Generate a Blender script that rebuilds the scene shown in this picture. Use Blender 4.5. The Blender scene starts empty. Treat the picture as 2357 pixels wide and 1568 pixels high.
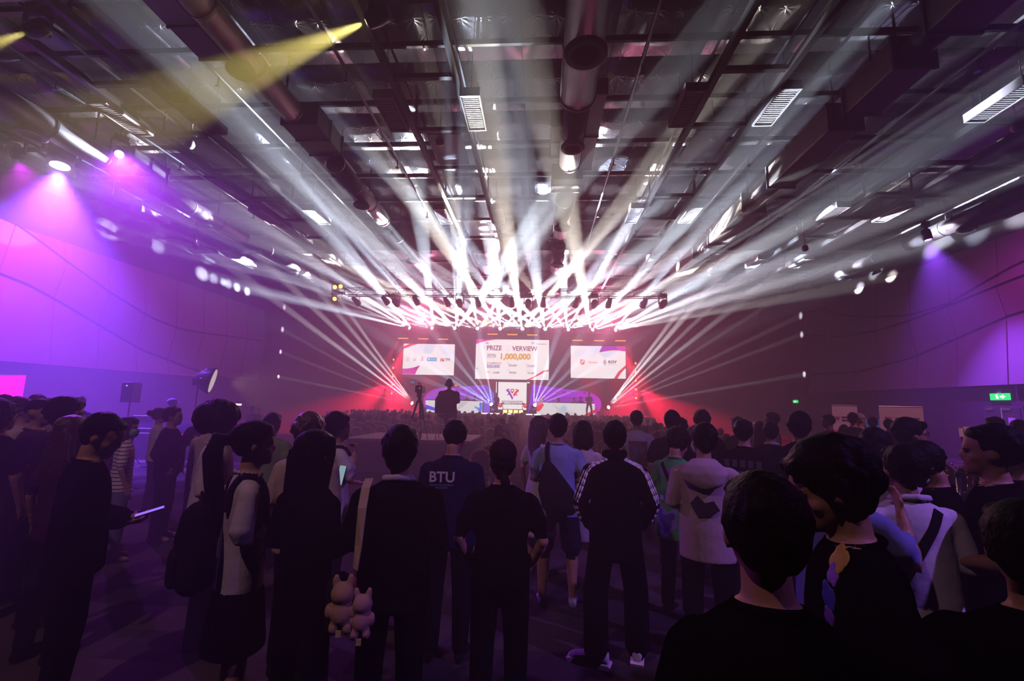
import bpy, bmesh, math, random
import numpy as np
from mathutils import Vector, Matrix, Euler, kdtree

sc = bpy.context.scene
COL = sc.collection
rnd = random.Random(7)
PI = math.pi
rad = math.radians

# ------------------------------------------------------------------ camera
FPX, CAM_H = 1040.0, 1.88                      # focal length in pixels of the 2357 wide frame, eye height
WAX = ((0.99801772, -0.01231275, -0.06171739), # world axes seen in camera space (right, up, forward)
       (0.05939961, -0.13970789, 0.98840953),
       (0.02079244, 0.99011621, 0.13869957))
cam = bpy.data.cameras.new('camera')
cam_ob = bpy.data.objects.new('camera', cam)
COL.objects.link(cam_ob)
cam.sensor_width = 36.0
cam.lens = FPX * 36.0 / 2357.0
cam.clip_end = 200
cam_ob.matrix_world = Matrix.Translation((0, 0, CAM_H)) @ Matrix([[r[0], r[1], -r[2]] for r in WAX]).to_4x4()
sc.camera = cam_ob

def at(x, y, Y):
    """photo pixel + distance down the hall -> point in the hall"""
    c = ((x - 1178.5) / FPX, -(y - 784.0) / FPX, 1.0)
    r = [sum(a * b for a, b in zip(w, c)) for w in WAX]
    k = Y / r[1]
    return Vector((r[0] * k, Y, CAM_H + r[2] * k))

# ------------------------------------------------------------------ world, exposure
w = bpy.data.worlds.new('hall_dark')
sc.world = w
w.use_nodes = True
w.node_tree.nodes['Background'].inputs[0].default_value = (0, 0, 0, 1)
vs = sc.view_settings
vs.view_transform = 'Standard'
vs.look = 'None'
vs.exposure = 0.0
vs.gamma = 1.0
vs.use_curve_mapping = False
cy = sc.cycles
cy.use_denoising = True
cy.adaptive_threshold = .02
cy.max_bounces = 1
cy.diffuse_bounces = 0
cy.glossy_bounces = 1
cy.transmission_bounces = 2
cy.volume_bounces = 0
cy.transparent_max_bounces = 4
cy.caustics_reflective = False
cy.caustics_refractive = False

def spot(p, d, energy, half, col=(1, 1, 1), blend=.3, r=.05, name='beam_light'):
    l = bpy.data.lights.new(name, 'SPOT')
    l.energy = energy
    l.spot_size = 2 * half
    l.spot_blend = blend
    l.color = col
    l.shadow_soft_size = r
    o = bpy.data.objects.new(name, l)
    COL.objects.link(o)
    o.location = p
    o.rotation_euler = Vector(d).to_track_quat('-Z', 'Y').to_euler()
    return o

# hall wash lights: position, direction, watts, half angle, colour (the lamps themselves are built further down)
WASHES = [
    ((-15.1, 12.4, 9.35), (.14, -.10, -1), 62000, 38, (.20, .055, 1.0)),
    ((-16.4, 12.2, 9.35), (-.32, .80, -1), 6500, 53, (.64, .010, .80)),
    ((15.5, 18.4, 8.95), (.12, -.1, -1), 12000, 33, (.28, .06, 1.0)),
    ((14.9, 11.0, 9.35), (.50, .80, -1), 6000, 48, (.75, .02, .75)),
    ((9.0, -1.5, 9.35), (-6.4, 4.6, -8.15), 5200, 17, (.40, .17, 1.0)),
    ((-3.5, -2.2, 9.35), (.0, .72, -1), 850, 44, (1.0, .55, .66)),  # added fill lamp in place of ambient light from behind
    ((-13.1, 12.3, 9.35), (9.8, -7.3, -9.35), 6000, 19, (.42, .06, 1.0)),  # added lamp that throws violet on the left foreground
    ((11.2, 3.5, 9.35), (-3.5, 7.5, -8.2), 2400, 15, (1.0, .36, .55)),  # added lamp, put in to brighten the roll-up banners
]
for p, d, e, h, c in WASHES:
    spot(Vector(p) + Vector(d).normalized() * (.6 if e > 3e4 else .3), d, e, rad(h), c, .85, .12, 'wash_light')

# theatrical haze in the air of the hall
HAZE_DENSITY, HAZE_G = .030, .55
nt_ = w.node_tree
hv = nt_.nodes.new('ShaderNodeVolumeScatter')
hv.inputs['Density'].default_value = HAZE_DENSITY
hv.inputs['Anisotropy'].default_value = HAZE_G
nt_.links.new(hv.outputs[0], nt_.nodes['World Output'].inputs['Volume'])

# ------------------------------------------------------------------ materials
MATS = {}
def mat(name, col, rough=.7, metal=0.0, noise=0.0, nscale=20, bump=0.0, spec=.3):
    if name in MATS: return MATS[name]
    m = bpy.data.materials.new(name)
    m.use_nodes = True
    nt = m.node_tree
    b = nt.nodes['Principled BSDF']
    b.inputs['Base Color'].default_value = (*col, 1)
    b.inputs['Roughness'].default_value = rough
    b.inputs['Metallic'].default_value = metal
    b.inputs['Specular IOR Level'].default_value = spec
    if noise or bump:
        tc = nt.nodes.new('ShaderNodeTexCoord')
        n = nt.nodes.new('ShaderNodeTexNoise')
        n.inputs['Scale'].default_value = nscale
        n.inputs['Detail'].default_value = 4
        nt.links.new(tc.outputs['Object'], n.inputs['Vector'])
        if noise:
            mx = nt.nodes.new('ShaderNodeMixRGB')
            mx.blend_type = 'MULTIPLY'
            mx.inputs[0].default_value = noise
            mx.inputs[1].default_value = (*col, 1)
            nt.links.new(n.outputs['Fac'], mx.inputs[2])
            nt.links.new(mx.outputs[0], b.inputs['Base Color'])
        if bump:
            bp = nt.nodes.new('ShaderNodeBump')
            bp.inputs['Strength'].default_value = bump
            bp.inputs['Distance'].default_value = .02
            nt.links.new(n.outputs['Fac'], bp.inputs['Height'])
            nt.links.new(bp.outputs[0], b.inputs['Normal'])
    MATS[name] = m
    return m

def emit(name, col, strength, sampled=False):
    if name in MATS: return MATS[name]
    m = bpy.data.materials.new(name)
    m.use_nodes = True
    nt = m.node_tree
    nt.nodes.clear()
    o = nt.nodes.new('ShaderNodeOutputMaterial')
    e = nt.nodes.new('ShaderNodeEmission')
    e.inputs[0].default_value = (*col, 1)
    e.inputs[1].default_value = strength
    nt.links.new(e.outputs[0], o.inputs[0])
    if not sampled: m.cycles.emission_sampling = 'NONE'
    MATS[name] = m
    return m

def fabric(col, tag=None):
    name = 'fabric_%02x%02x%02x' % tuple(int(255 * max(0, min(1, c))) for c in col) + (tag or '')
    return mat(name, col, .9, 0, .35, 9, .35, 0.0)

BLACKM = mat('black_metal', (.018, .018, .02), .45, .4, .3, 30)
STEEL = mat('dull_aluminium', (.32, .32, .35), .38, .9, .2, 25)
TRUSS = mat('grey_truss_tube', (.10, .10, .115), .45, .8, .2, 25)
CHROME = mat('polished_steel', (.55, .55, .58), .18, 1.0)
GOLD = mat('gold_anodised_tube', (.62, .40, .16), .28, .9)
BLACKP = mat('black_plastic', (.012, .012, .014), .4, 0, .2, 40)
PAD = mat('dark_chair_upholstery', (.03, .016, .03), .85, 0, .4, 60, .2)
WHITEP = mat('white_print', (.72, .70, .72), .55)
SKIN = mat('skin', (.36, .19, .12), .55, 0, .12, 14, .1)
HAIRM = mat('black_hair', (.0028, .0024, .0028), .55, 0, .5, 70, .3, .05)
HAIRB = mat('brown_hair', (.06, .022, .012), .42, 0, .5, 70, .5, .4)
LIP = mat('lips', (.30, .09, .08), .5)
EYE = mat('eyes', (.03, .02, .02), .25)

# ------------------------------------------------------------------ mesh helpers
def link(name, me, m=None, parent=None):
    o = bpy.data.objects.new(name, me)
    COL.objects.link(o)
    if m is not None and me is not None and not me.materials:
        me.materials.append(m)
    if parent is not None: o.parent = parent
    return o

def tag(o, label, cat, group=None):
    o['label'] = label
    o['category'] = cat
    if group: o['group'] = group
    return o

def struct(o):
    o['kind'] = 'structure'
    return o

def thing(name, label, cat, loc=(0, 0, 0), rz=0.0, group=None):
    o = bpy.data.objects.new(name, None)
    COL.objects.link(o)
    o.location = loc
    o.rotation_euler = (0, 0, rz)
    o.empty_display_size = .1
    return tag(o, label, cat, group)

def dup(root, loc=None, rz=None, label=None, group=None, scale=None):
    r = root.copy()
    COL.objects.link(r)
    if loc is not None: r.location = loc
    if rz is not None: r.rotation_euler = (0, 0, rz)
    if label: r['label'] = label
    if group: r['group'] = group
    if scale is not None: r.scale = scale
    for ch in root.children:
        c = ch.copy(); COL.objects.link(c); c.parent = r
        for g in ch.children:
            d = g.copy(); COL.objects.link(d); d.parent = c
    return r

class MB:
    """collects boxes, tubes and polygons for one mesh"""
    def __init__(s): s.v = []; s.f = []
    def add(s, vs_, fs):
        n = len(s.v); s.v += [tuple(p) for p in vs_]; s.f += [tuple(i + n for i in q) for q in fs]
    def box(s, a, b):
        x0, y0, z0 = a; x1, y1, z1 = b
        s.add([(x, y, z) for x in (x0, x1) for y in (y0, y1) for z in (z0, z1)],
              [(0, 1, 3, 2), (4, 6, 7, 5), (0, 4, 5, 1), (2, 3, 7, 6), (0, 2, 6, 4), (1, 5, 7, 3)])
        return s
    def tube(s, p, q, r0, r1=None, n=8, cap=True):
        p = Vector(p); q = Vector(q); r1 = r0 if r1 is None else r1
        d = (q - p).normalized()
        u = d.orthogonal().normalized(); v = d.cross(u)
        vs_ = [p + (u * math.cos(t) + v * math.sin(t)) * r0 for t in [2 * PI * i / n for i in range(n)]]
        vs_ += [q + (u * math.cos(t) + v * math.sin(t)) * r1 for t in [2 * PI * i / n for i in range(n)]]
        fs = [(i, (i + 1) % n, n + (i + 1) % n, n + i) for i in range(n)]
        if cap: fs += [tuple(range(n - 1, -1, -1)), tuple(range(n, 2 * n))]
        s.add(vs_, fs); return s
    def path(s, pts, r, n=6):
        for a, b in zip(pts[:-1], pts[1:]): s.tube(a, b, r, n=n)
        return s
    def prism(s, poly, y0, y1):
        """polygon in x,z extruded along y"""
        n = len(poly)
        s.add([(x, y0, z) for x, z in poly] + [(x, y1, z) for x, z in poly],
              [tuple(range(n)), tuple(range(2 * n - 1, n - 1, -1))] + [(i, n + i, n + (i + 1) % n, (i + 1) % n) for i in range(n)])
        return s
    def sweep(s, prof, path_pts, closed=False):
        """profile offsets (list of 2-tuples) along points, frame from tangent"""
        n = len(prof); m = len(path_pts); base = len(s.v)
        for i, p in enumerate(path_pts):
            p = Vector(p)
            a = Vector(path_pts[max(0, i - 1)]); b = Vector(path_pts[min(m - 1, i + 1)])
            t = (b - a).normalized()
            u = t.cross(Vector((0, 0, 1)))
            u = u.normalized() if u.length > 1e-4 else Vector((1, 0, 0))
            v = u.cross(t)
            s.v += [tuple(p + u * x + v * z) for x, z in prof]
        for i in range(m - 1):
            for j in range(n):
                s.f.append((base + i * n + j, base + i * n + (j + 1) % n, base + (i + 1) * n + (j + 1) % n, base + (i + 1) * n + j))
        s.f.append(tuple(base + j for j in range(n - 1, -1, -1)))
        s.f.append(tuple(base + (m - 1) * n + j for j in range(n)))
        return s
    def ell(s, c, r, nu=12, nv=8):
        cx, cy_, cz = c; rx, ry, rz = r
        vs_ = [(cx, cy_, cz - rz)]
        for j in range(1, nv):
            t = -PI / 2 + PI * j / nv
            vs_ += [(cx + rx * math.cos(t) * math.cos(2 * PI * i / nu), cy_ + ry * math.cos(t) * math.sin(2 * PI * i / nu), cz + rz * math.sin(t)) for i in range(nu)]
        vs_.append((cx, cy_, cz + rz))
        fs = [(0, 1 + (i + 1) % nu, 1 + i) for i in range(nu)]
        for j in range(nv - 2):
            a = 1 + j * nu
            fs += [(a + i, a + (i + 1) % nu, a + nu + (i + 1) % nu, a + nu + i) for i in range(nu)]
        a = 1 + (nv - 2) * nu; L = len(vs_) - 1
        fs += [(a + i, a + (i + 1) % nu, L) for i in range(nu)]
        s.add(vs_, fs); return s
    def mesh(s, name, smooth=False, fix=True):
        me = bpy.data.meshes.new(name)
        me.from_pydata(s.v, [], s.f)
        if fix:
            bm = bmesh.new(); bm.from_mesh(me)
            bmesh.ops.recalc_face_normals(bm, faces=bm.faces)
            bm.to_mesh(me); bm.free()
        if smooth: me.polygons.foreach_set('use_smooth', [True] * len(me.polygons))
        return me
    def build(s, name, m, parent=None, smooth=False):
        return link(name, s.mesh(name, smooth), m, parent)

def lathe(prof, n=16, axis='z'):
    """prof: (radius, height) pairs"""
    b = MB()
    for k, (r, z) in enumerate(prof):
        for i in range(n):
            t = 2 * PI * i / n
            b.v.append((r * math.cos(t), r * math.sin(t), z) if axis == 'z' else (r * math.cos(t), z, r * math.sin(t)))
    for k in range(len(prof) - 1):
        for i in range(n):
            b.f.append((k * n + i, k * n + (i + 1) % n, (k + 1) * n + (i + 1) % n, (k + 1) * n + i))
    b.f.append(tuple(range(n - 1, -1, -1)))
    b.f.append(tuple((len(prof) - 1) * n + i for i in range(n)))
    return b

def bevel(o, wdt=.01, seg=2):
    md = o.modifiers.new('bevel', 'BEVEL')
    md.width = wdt; md.segments = seg; md.limit_method = 'ANGLE'
    return o

def text(s, size, m, parent, loc, rot=(PI / 2, 0, 0), name='lettering', depth=.004, align='CENTER', sx=1.0, bold=0.0):
    cu = bpy.data.curves.new('txt', 'FONT')
    cu.body = s; cu.size = size; cu.align_x = align; cu.align_y = 'CENTER'
    cu.extrude = depth; cu.offset = bold; cu.resolution_u = 3
    t = bpy.data.objects.new('txt', cu)
    COL.objects.link(t)
    me = bpy.data.meshes.new_from_object(t.evaluated_get(bpy.context.evaluated_depsgraph_get()))
    bpy.data.objects.remove(t)
    me.materials.clear(); me.materials.append(m)
    me.name = name
    o = link(name, me, None, parent)
    o.location = loc; o.rotation_euler = rot; o.scale = (sx, 1, 1)
    return o
# ------------------------------------------------------------------ room shell
XL, XR, Y0, YB, ZC = -19.2, 18.1, -4.0, 38.0, 11.0
WALL_DARK = mat('dark_wall_covering', (.085, .06, .085), .9, 0, .3, 3, .1)
PANEL = mat('pale_acoustic_fabric_panel', (.30, .27, .30), .92, 0, .12, 30, .15)
UPPER = mat('black_upper_wall', (.02, .018, .022), .9, 0, .3, 4)
CEIL = mat('dark_roof_deck', (.03, .026, .034), .85, 0, .3, 4)

def carpet_material():
    m = bpy.data.materials.new('patterned_carpet'); m.use_nodes = True
    nt = m.node_tree; b = nt.nodes['Principled BSDF']
    b.inputs['Roughness'].default_value = .95
    b.inputs['Specular IOR Level'].default_value = .0
    tc = nt.nodes.new('ShaderNodeTexCoord')
    br = nt.nodes.new('ShaderNodeTexBrick')
    br.inputs['Scale'].default_value = 1.0
    br.inputs['Brick Width'].default_value = .9
    br.inputs['Row Height'].default_value = .42
    br.inputs['Mortar Size'].default_value = .0
    br.inputs['Color1'].default_value = (.030, .024, .032, 1)
    br.inputs['Color2'].default_value = (.11, .085, .085, 1)
    no = nt.nodes.new('ShaderNodeTexNoise'); no.inputs['Scale'].default_value = 2.2; no.inputs['Detail'].default_value = 5
    fine = nt.nodes.new('ShaderNodeTexNoise'); fine.inputs['Scale'].default_value = 160
    mx = nt.nodes.new('ShaderNodeMixRGB'); mx.blend_type = 'MULTIPLY'; mx.inputs[0].default_value = .6
    bp = nt.nodes.new('ShaderNodeBump'); bp.inputs['Strength'].default_value = .5; bp.inputs['Distance'].default_value = .01
    for n in (br, no, fine): nt.links.new(tc.outputs['Object'], n.inputs['Vector'])
    nt.links.new(br.outputs['Color'], mx.inputs[1]); nt.links.new(no.outputs['Fac'], mx.inputs[2])
    nt.links.new(mx.outputs[0], b.inputs['Base Color'])
    nt.links.new(fine.outputs['Fac'], bp.inputs['Height']); nt.links.new(bp.outputs[0], b.inputs['Normal'])
    return m

struct(MB().box((XL - .3, Y0 - .3, -.2), (XR + .3, YB + .3, 0)).build('floor', carpet_material()))
struct(MB().box((XL, YB, 0), (XR, YB + .3, ZC)).build('wall_back', mat('black_drape_wall', (.05, .03, .04), .95, 0, .4, 2)))
struct(MB().box((XL, Y0 - .3, 0), (XR, Y0, ZC)).build('wall_front', WALL_DARK))
wl = struct(MB().box((XL - .3, Y0, 0), (XL, YB, ZC)).build('wall_left', UPPER))
wr = struct(MB().box((XR, Y0, 0), (XR + .3, YB, ZC)).build('wall_right', UPPER))
ceiling = struct(MB().box((XL - .3, Y0 - .3, ZC), (XR + .3, YB + .3, ZC + .3)).build('ceiling', CEIL))

def interp(pts, y):
    if y <= pts[0][0]: return pts[0][1]
    for (a, za), (b, zb) in zip(pts[:-1], pts[1:]):
        if y <= b:
            t = (y - a) / (b - a)
            return za + (zb - za) * t
    return pts[-1][1]

def relief_wall(wall, xw, sgn, joints, curves, zlo, zhi, offs):
    """three or four bands of folded fabric panels between vertical joints; sgn points into the hall"""
    MB().box((min(xw, xw + sgn * .05), Y0, 0), (max(xw, xw + sgn * .05), YB, zlo - .03)).build('lower_wall_cladding', WALL_DARK, wall)
    for ya, yb in zip(joints[:-1], joints[1:]):
        n = 4
        ys = [ya + .025 + (yb - ya - .05) * i / n for i in range(n + 1)]
        for k in range(len(curves) + 1):
            lo = [zlo if k == 0 else interp(curves[k - 1], y) + .05 for y in ys]
            hi = [zhi if k == len(curves) else interp(curves[k], y) - .05 for y in ys]
            hi = [min(h, zhi) for h in hi]
            if max(h - l for h, l in zip(hi, lo)) < .08: continue
            hi = [max(h, l + .02) for h, l in zip(hi, lo)]
            o0, o1 = offs[k]
            b = MB()
            vs_ = []
            for y, l, h in zip(ys, lo, hi):
                vs_ += [(xw + sgn * .02, y, l), (xw + sgn * .02, y, h), (xw + sgn * o0, y, l), (xw + sgn * o1, y, h)]
            fs = []
            for i in range(n):
                a = 4 * i; c = a + 4
                fs += [(a + 2, a + 3, c + 3, c + 2), (a, c, c + 1, a + 1), (a, a + 2, c + 2, c), (a + 1, c + 1, c + 3, a + 3)]
            fs += [(0, 1, 3, 2), (4 * n, 4 * n + 2, 4 * n + 3, 4 * n + 1)]
            b.add(vs_, fs)
            b.build('wall_panel', PANEL, wall)

LJ = [16.33 + 1.92 * i for i in range(-7, 8)]
RJ = [18.34 + 2.16 * i for i in range(-6, 7)]
relief_wall(wl, XL, 1, LJ,
            [[(3, 4.6), (9, 6.0), (12, 6.3), (14.48, 6.06), (15.4, 5.89), (16.46, 5.55), (18.36, 4.85), (20.58, 4.06), (23.83, 3.4), (26.1, 3.11), (28, 3.0), (38, 3.0)],
             [(3, 7.6), (12, 8.2), (14.5, 7.9), (16.4, 7.1), (18.33, 6.34), (19.45, 5.99), (20.43, 5.67), (22.31, 5.41), (23.81, 5.45), (26.28, 5.6), (38, 6.2)]],
            3.0, 7.95, [(.30, .06), (.06, .34), (.34, .05)])
relief_wall(wr, XR, -1, RJ,
            [[(5, 7.0), (14, 6.2), (17.73, 5.69), (18.33, 5.61), (20.41, 5.1), (23.01, 4.48), (26.85, 4.07), (29.8, 4.17), (33.5, 4.3)],
             [(5, 7.9), (17.5, 6.95), (20.65, 6.49), (22.79, 6.24), (24.79, 6.11), (27.51, 6.22), (31.85, 7.02), (33.5, 7.3)],
             [(5, 8.4), (17.5, 7.52), (19.38, 7.01), (20.65, 6.62), (22.88, 6.56), (25.63, 7.03), (27.73, 7.57), (29.1, 8.18), (33.5, 8.6)]],
            3.0, 8.78, [(.30, .06), (.06, .30), (.30, .18), (.18, .05)])

# double door in the right wall, with paper notices and the exit signs above
d = MB().box((XR - .11, 18.12, 0), (XR - .02, 19.62, 2.2)).build('door_1', mat('door_frame_grey', (.10, .09, .11), .5)); struct(d)
for ya, yb in ((18.2, 18.86), (18.88, 19.54)):
    lf = MB().box((XR - .15, ya, .02), (XR - .10, yb, 2.12)).build('door_leaf', mat('dark_door_leaf', (.06, .05, .075), .45), d)
    MB().box((XR - .19, ya + .1, .95), (XR - .155, yb - .1, 1.02)).build('push_bar', CHROME, lf)
    MB().box((XR - .19, yb - .36, 2.04), (XR - .15, yb - .06, 2.10)).build('door_closer', STEEL, lf)
    MB().box((XR - .158, ya + .2, 1.45), (XR - .152, ya + .46, 1.75)).build('paper_notice', WHITEP, lf)
MB().box((XR - .17, 18.85, .02), (XR - .10, 18.89, 2.12)).build('meeting_stile', CHROME, d)

GREEN = emit('exit_sign_green', (.02, 1.0, .22), 1.6)
EXW = emit('exit_sign_white', (.85, 1, .9), 2.4)
def exit_sign(y, z, label, s=1.0):
    t = thing('exit_sign', label, 'sign', (XR - .12, y, z))
    MB().box((-.02, -.36 * s, -.13 * s), (.06, .36 * s, .13 * s)).build('sign_box', GREEN, t)
    MB().box((-.026, .02 * s, -.08 * s), (-.021, .11 * s, .0)).box((-.026, .05 * s, .0), (-.021, .13 * s, .085 * s)).build('running_figure', EXW, t)
    a = MB(); a.add([(-.027, -.25 * s, 0), (-.027, -.13 * s, .09 * s), (-.027, -.13 * s, -.09 * s), (-.022, -.25 * s, 0), (-.022, -.13 * s, .09 * s), (-.022, -.13 * s, -.09 * s)],
                    [(0, 1, 2), (5, 4, 3), (0, 3, 4, 1), (1, 4, 5, 2), (2, 5, 3, 0)])
    a.box((-.027, -.13 * s, -.035 * s), (-.022, -.04 * s, .035 * s)).build('arrow', EXW, t)
    MB().tube((0, 0, .13 * s), (0, 0, .26 * s), .07 * s, .05 * s).build('sensor_dome', WHITEP, t)
exit_sign(18.92, 2.55, 'green lit exit sign above the double door on the right')
exit_sign(33.2, 2.45, 'small green lit exit sign on the far right wall near the stage', .75)

# ------------------------------------------------------------------ ceiling
def foil_material():
    m = bpy.data.materials.new('quilted_foil'); m.use_nodes = True
    nt = m.node_tree; L = nt.links; b = nt.nodes['Principled BSDF']
    b.inputs['Base Color'].default_value = (.135, .125, .142, 1)
    b.inputs['Metallic'].default_value = .85
    b.inputs['Roughness'].default_value = .36
    tc = nt.nodes.new('ShaderNodeTexCoord')
    def mth(op, a, b_=None):
        n = nt.nodes.new('ShaderNodeMath'); n.operation = op
        for i, v in enumerate((a, b_)):
            if v is None: continue
            if isinstance(v, (int, float)): n.inputs[i].default_value = v
            else: L.new(v, n.inputs[i])
        return n.outputs[0]
    sp = nt.nodes.new('ShaderNodeSeparateXYZ'); L.new(tc.outputs['Object'], sp.inputs[0])
    # buttons every 0.575 x 0.70 m with creases radiating from each button
    u = mth('SUBTRACT', mth('FRACT', mth('ADD', mth('DIVIDE', sp.outputs[0], .575), 40.0)), .5)
    v = mth('SUBTRACT', mth('FRACT', mth('ADD', mth('DIVIDE', sp.outputs[1], .70), 40.0)), .5)
    r2 = mth('ADD', mth('MULTIPLY', u, u), mth('MULTIPLY', v, v))
    r = mth('SQRT', r2)
    no = nt.nodes.new('ShaderNodeTexNoise'); no.inputs['Scale'].default_value = 3.0; no.inputs['Detail'].default_value = 3
    L.new(tc.outputs['Object'], no.inputs['Vector'])
    th = mth('ADD', mth('MULTIPLY', mth('ARCTAN2', v, u), 9.0), mth('MULTIPLY', no.outputs['Fac'], 9.0))
    fall = mth('POWER', 2.718, mth('MULTIPLY', r, -6.0))
    h = mth('ADD', mth('MULTIPLY', mth('SINE', th), mth('MULTIPLY', fall, .55)), mth('MULTIPLY', fall, 1.3))
    h = mth('ADD', h, mth('MULTIPLY', no.outputs['Fac'], .5))
    bp = nt.nodes.new('ShaderNodeBump'); bp.inputs['Strength'].default_value = .95; bp.inputs['Distance'].default_value = .03
    L.new(h, bp.inputs['Height']); L.new(bp.outputs[0], b.inputs['Normal'])
    return m
FOIL = foil_material()
PX, PY = 2.3, 2.1
b = MB()
for i in range(5):
    for j in range(4):
        x = -PX / 2 + .01 + (PX - .02) * i / 4; y = -PY / 2 + .02 + (PY - .04) * j / 3
        sag = .05 * math.sin(PI * i / 4) * math.sin(PI * j / 3)
        b.v.append((x, y, -.06 - sag))
b.f += [(i * 4 + j, (i + 1) * 4 + j, (i + 1) * 4 + j + 1, i * 4 + j + 1) for i in range(4) for j in range(3)]
n0 = len(b.v)
b.v += [(sx * (PX / 2 - .01), sy * (PY / 2 - .02), 0) for sx, sy in ((-1, -1), (-1, 1), (1, 1), (1, -1))]
b.f += [(n0, n0 + 1, n0 + 2, n0 + 3), (0, 1, 2, 3, n0 + 1, n0), tuple([3, 7, 11, 15, 19, n0 + 2, n0 + 1]), (19, 18, 17, 16, n0 + 3, n0 + 2), tuple([16, 12, 8, 4, 0, n0, n0 + 3])]
foil_me = b.mesh('foil_panel', True)
foil_me.materials.append(FOIL)
for j in range(16):
    for i in range(16):
        o = link('foil_panel', foil_me, None, ceiling)
        o.location = (XL + 1.4 + PX * i, 5.6 + PY * j, ZC)
purlin_me = MB().box((XL, -.04, -.07), (XR, .04, .07)).mesh('purlin'); purlin_me.materials.append(BLACKM)
for j in range(16):
    o = link('purlin', purlin_me, None, ceiling); o.location = (0, 7.58 + 2.1 * j, 10.45)
gird_me = MB().box((XL, -.3, 9.8), (XR, .3, 9.95)).box((XL, -.05, 9.95), (XR, .05, 10.75)).box((XL, -.3, 10.75), (XR, .3, 10.9)).mesh('roof_girder'); gird_me.materials.append(BLACKM)
for y in (22.9, 31.5):
    o = link('roof_girder', gird_me, None, ceiling); o.location = (0, y, 0)

# lighting catwalks: two long rails with rungs, hung on rods
def catwalk(x, label):
    t = thing('ceiling_catwalk', label, 'catwalk', (x, 0, 0), 0, 'catwalks under the ceiling')
    for s in (-.8, .8):
        MB().box((s - .07, 1, 9.62), (s + .07, 37, 9.82)).build('rail', BLACKM, t)
        MB().box((s - .02, 1, 10.35), (s + .02, 37, 10.42)).build('handrail', BLACKM, t)
    rung = MB().box((-.74, -.06, 9.66), (.74, .06, 9.78)).mesh('rung'); rung.materials.append(BLACKM)
    rod = MB().box((-.03, -.025, 9.8), (.03, .025, 11)).mesh('hanger'); rod.materials.append(BLACKM)
    deck = MB().box((-.5, -.85, 9.72), (.5, .85, 9.76)).mesh('cable_tray'); deck.materials.append(mat('galvanised_tray', (.16, .15, .17), .4, .8, .3, 8))
    for k in range(16):
        link('rung', rung, None, t).location = (0, 3.4 + 2.15 * k, 0)
        if k % 2 == 0:
            for q in (-.83, .83): link('hanger', rod, None, t).location = (q, 3.5 + 2.15 * k, 0)
        if k % 3 == 1: link('cable_tray', deck, None, t).location = (0, 3.4 + 2.15 * (k + .5), 0)
for x, l in ((-18.3, 'dark steel catwalk running along the ceiling above the left wall'), (-10.7, 'dark steel catwalk second from the left under the ceiling'),
             (-2.9, 'dark steel catwalk left of the central round duct under the ceiling'), (4.9, 'dark steel catwalk right of the central round duct under the ceiling'),
             (12.65, 'dark steel catwalk nearest the right wall under the ceiling')):
    catwalk(x, l)

# louvred luminaires in pairs beside the catwalks
LHOUS = mat('pale_luminaire_housing', (.7, .66, .7), .5, .0)
LOUV = mat('luminaire_louvre', (.88, .84, .88), .5, .0)
def luminaire():
    t = thing('louvred_luminaire', '', 'ceiling light', (0, 0, 9.6))
    b = MB().box((-.26, -.75, .05), (.26, .75, .2)).box((-.26, -.75, -.04), (-.23, .75, .05)).box((.23, -.75, -.04), (.26, .75, .05))
    b.box((-.23, -.75, -.04), (.23, -.70, .05)).box((-.23, .70, -.04), (.23, .75, .05)).build('housing', LHOUS, t)
    for k in (-.47, 0, .47):
        b = MB()
        for q in range(6):
            y = k - .19 + .076 * q
            b.box((-.2, y - .018, -.03), (.2, y + .018, .045))
        b.build('louvre', LOUV, t)
    for q in (-.5, .5): MB().tube((0, q, .2), (0, q, 1.4), .012, n=5).build('hanger', BLACKM, t)
    return t
lum0 = luminaire(); first = True
ROWN = ['nearest row', 'second row', 'third row', 'farthest row']
COLN = ['far left column', 'left of second catwalk', 'right of second catwalk', 'left of central catwalk', 'right of central catwalk', 'left of fourth catwalk', 'right of fourth catwalk', 'left of fifth catwalk', 'right of fifth catwalk', 'far right column']
for r, y in enumerate((11.1, 17.8, 24.1, 29.6)):
    for c, x in enumerate((-17.0, -11.85, -9.55, -4.1, -1.85, 3.75, 6.0, 11.5, 13.8, 17.2)):
        lab = 'pale louvred ceiling luminaire %s, %s from the camera' % (COLN[c], ROWN[r])
        if first: lum0.location = (x, y, 9.6); lum0['label'] = lab; lum0['group'] = 'louvred ceiling luminaires'; first = False
        else: dup(lum0, (x, y, 9.6), 0, lab, 'louvred ceiling luminaires')

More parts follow.
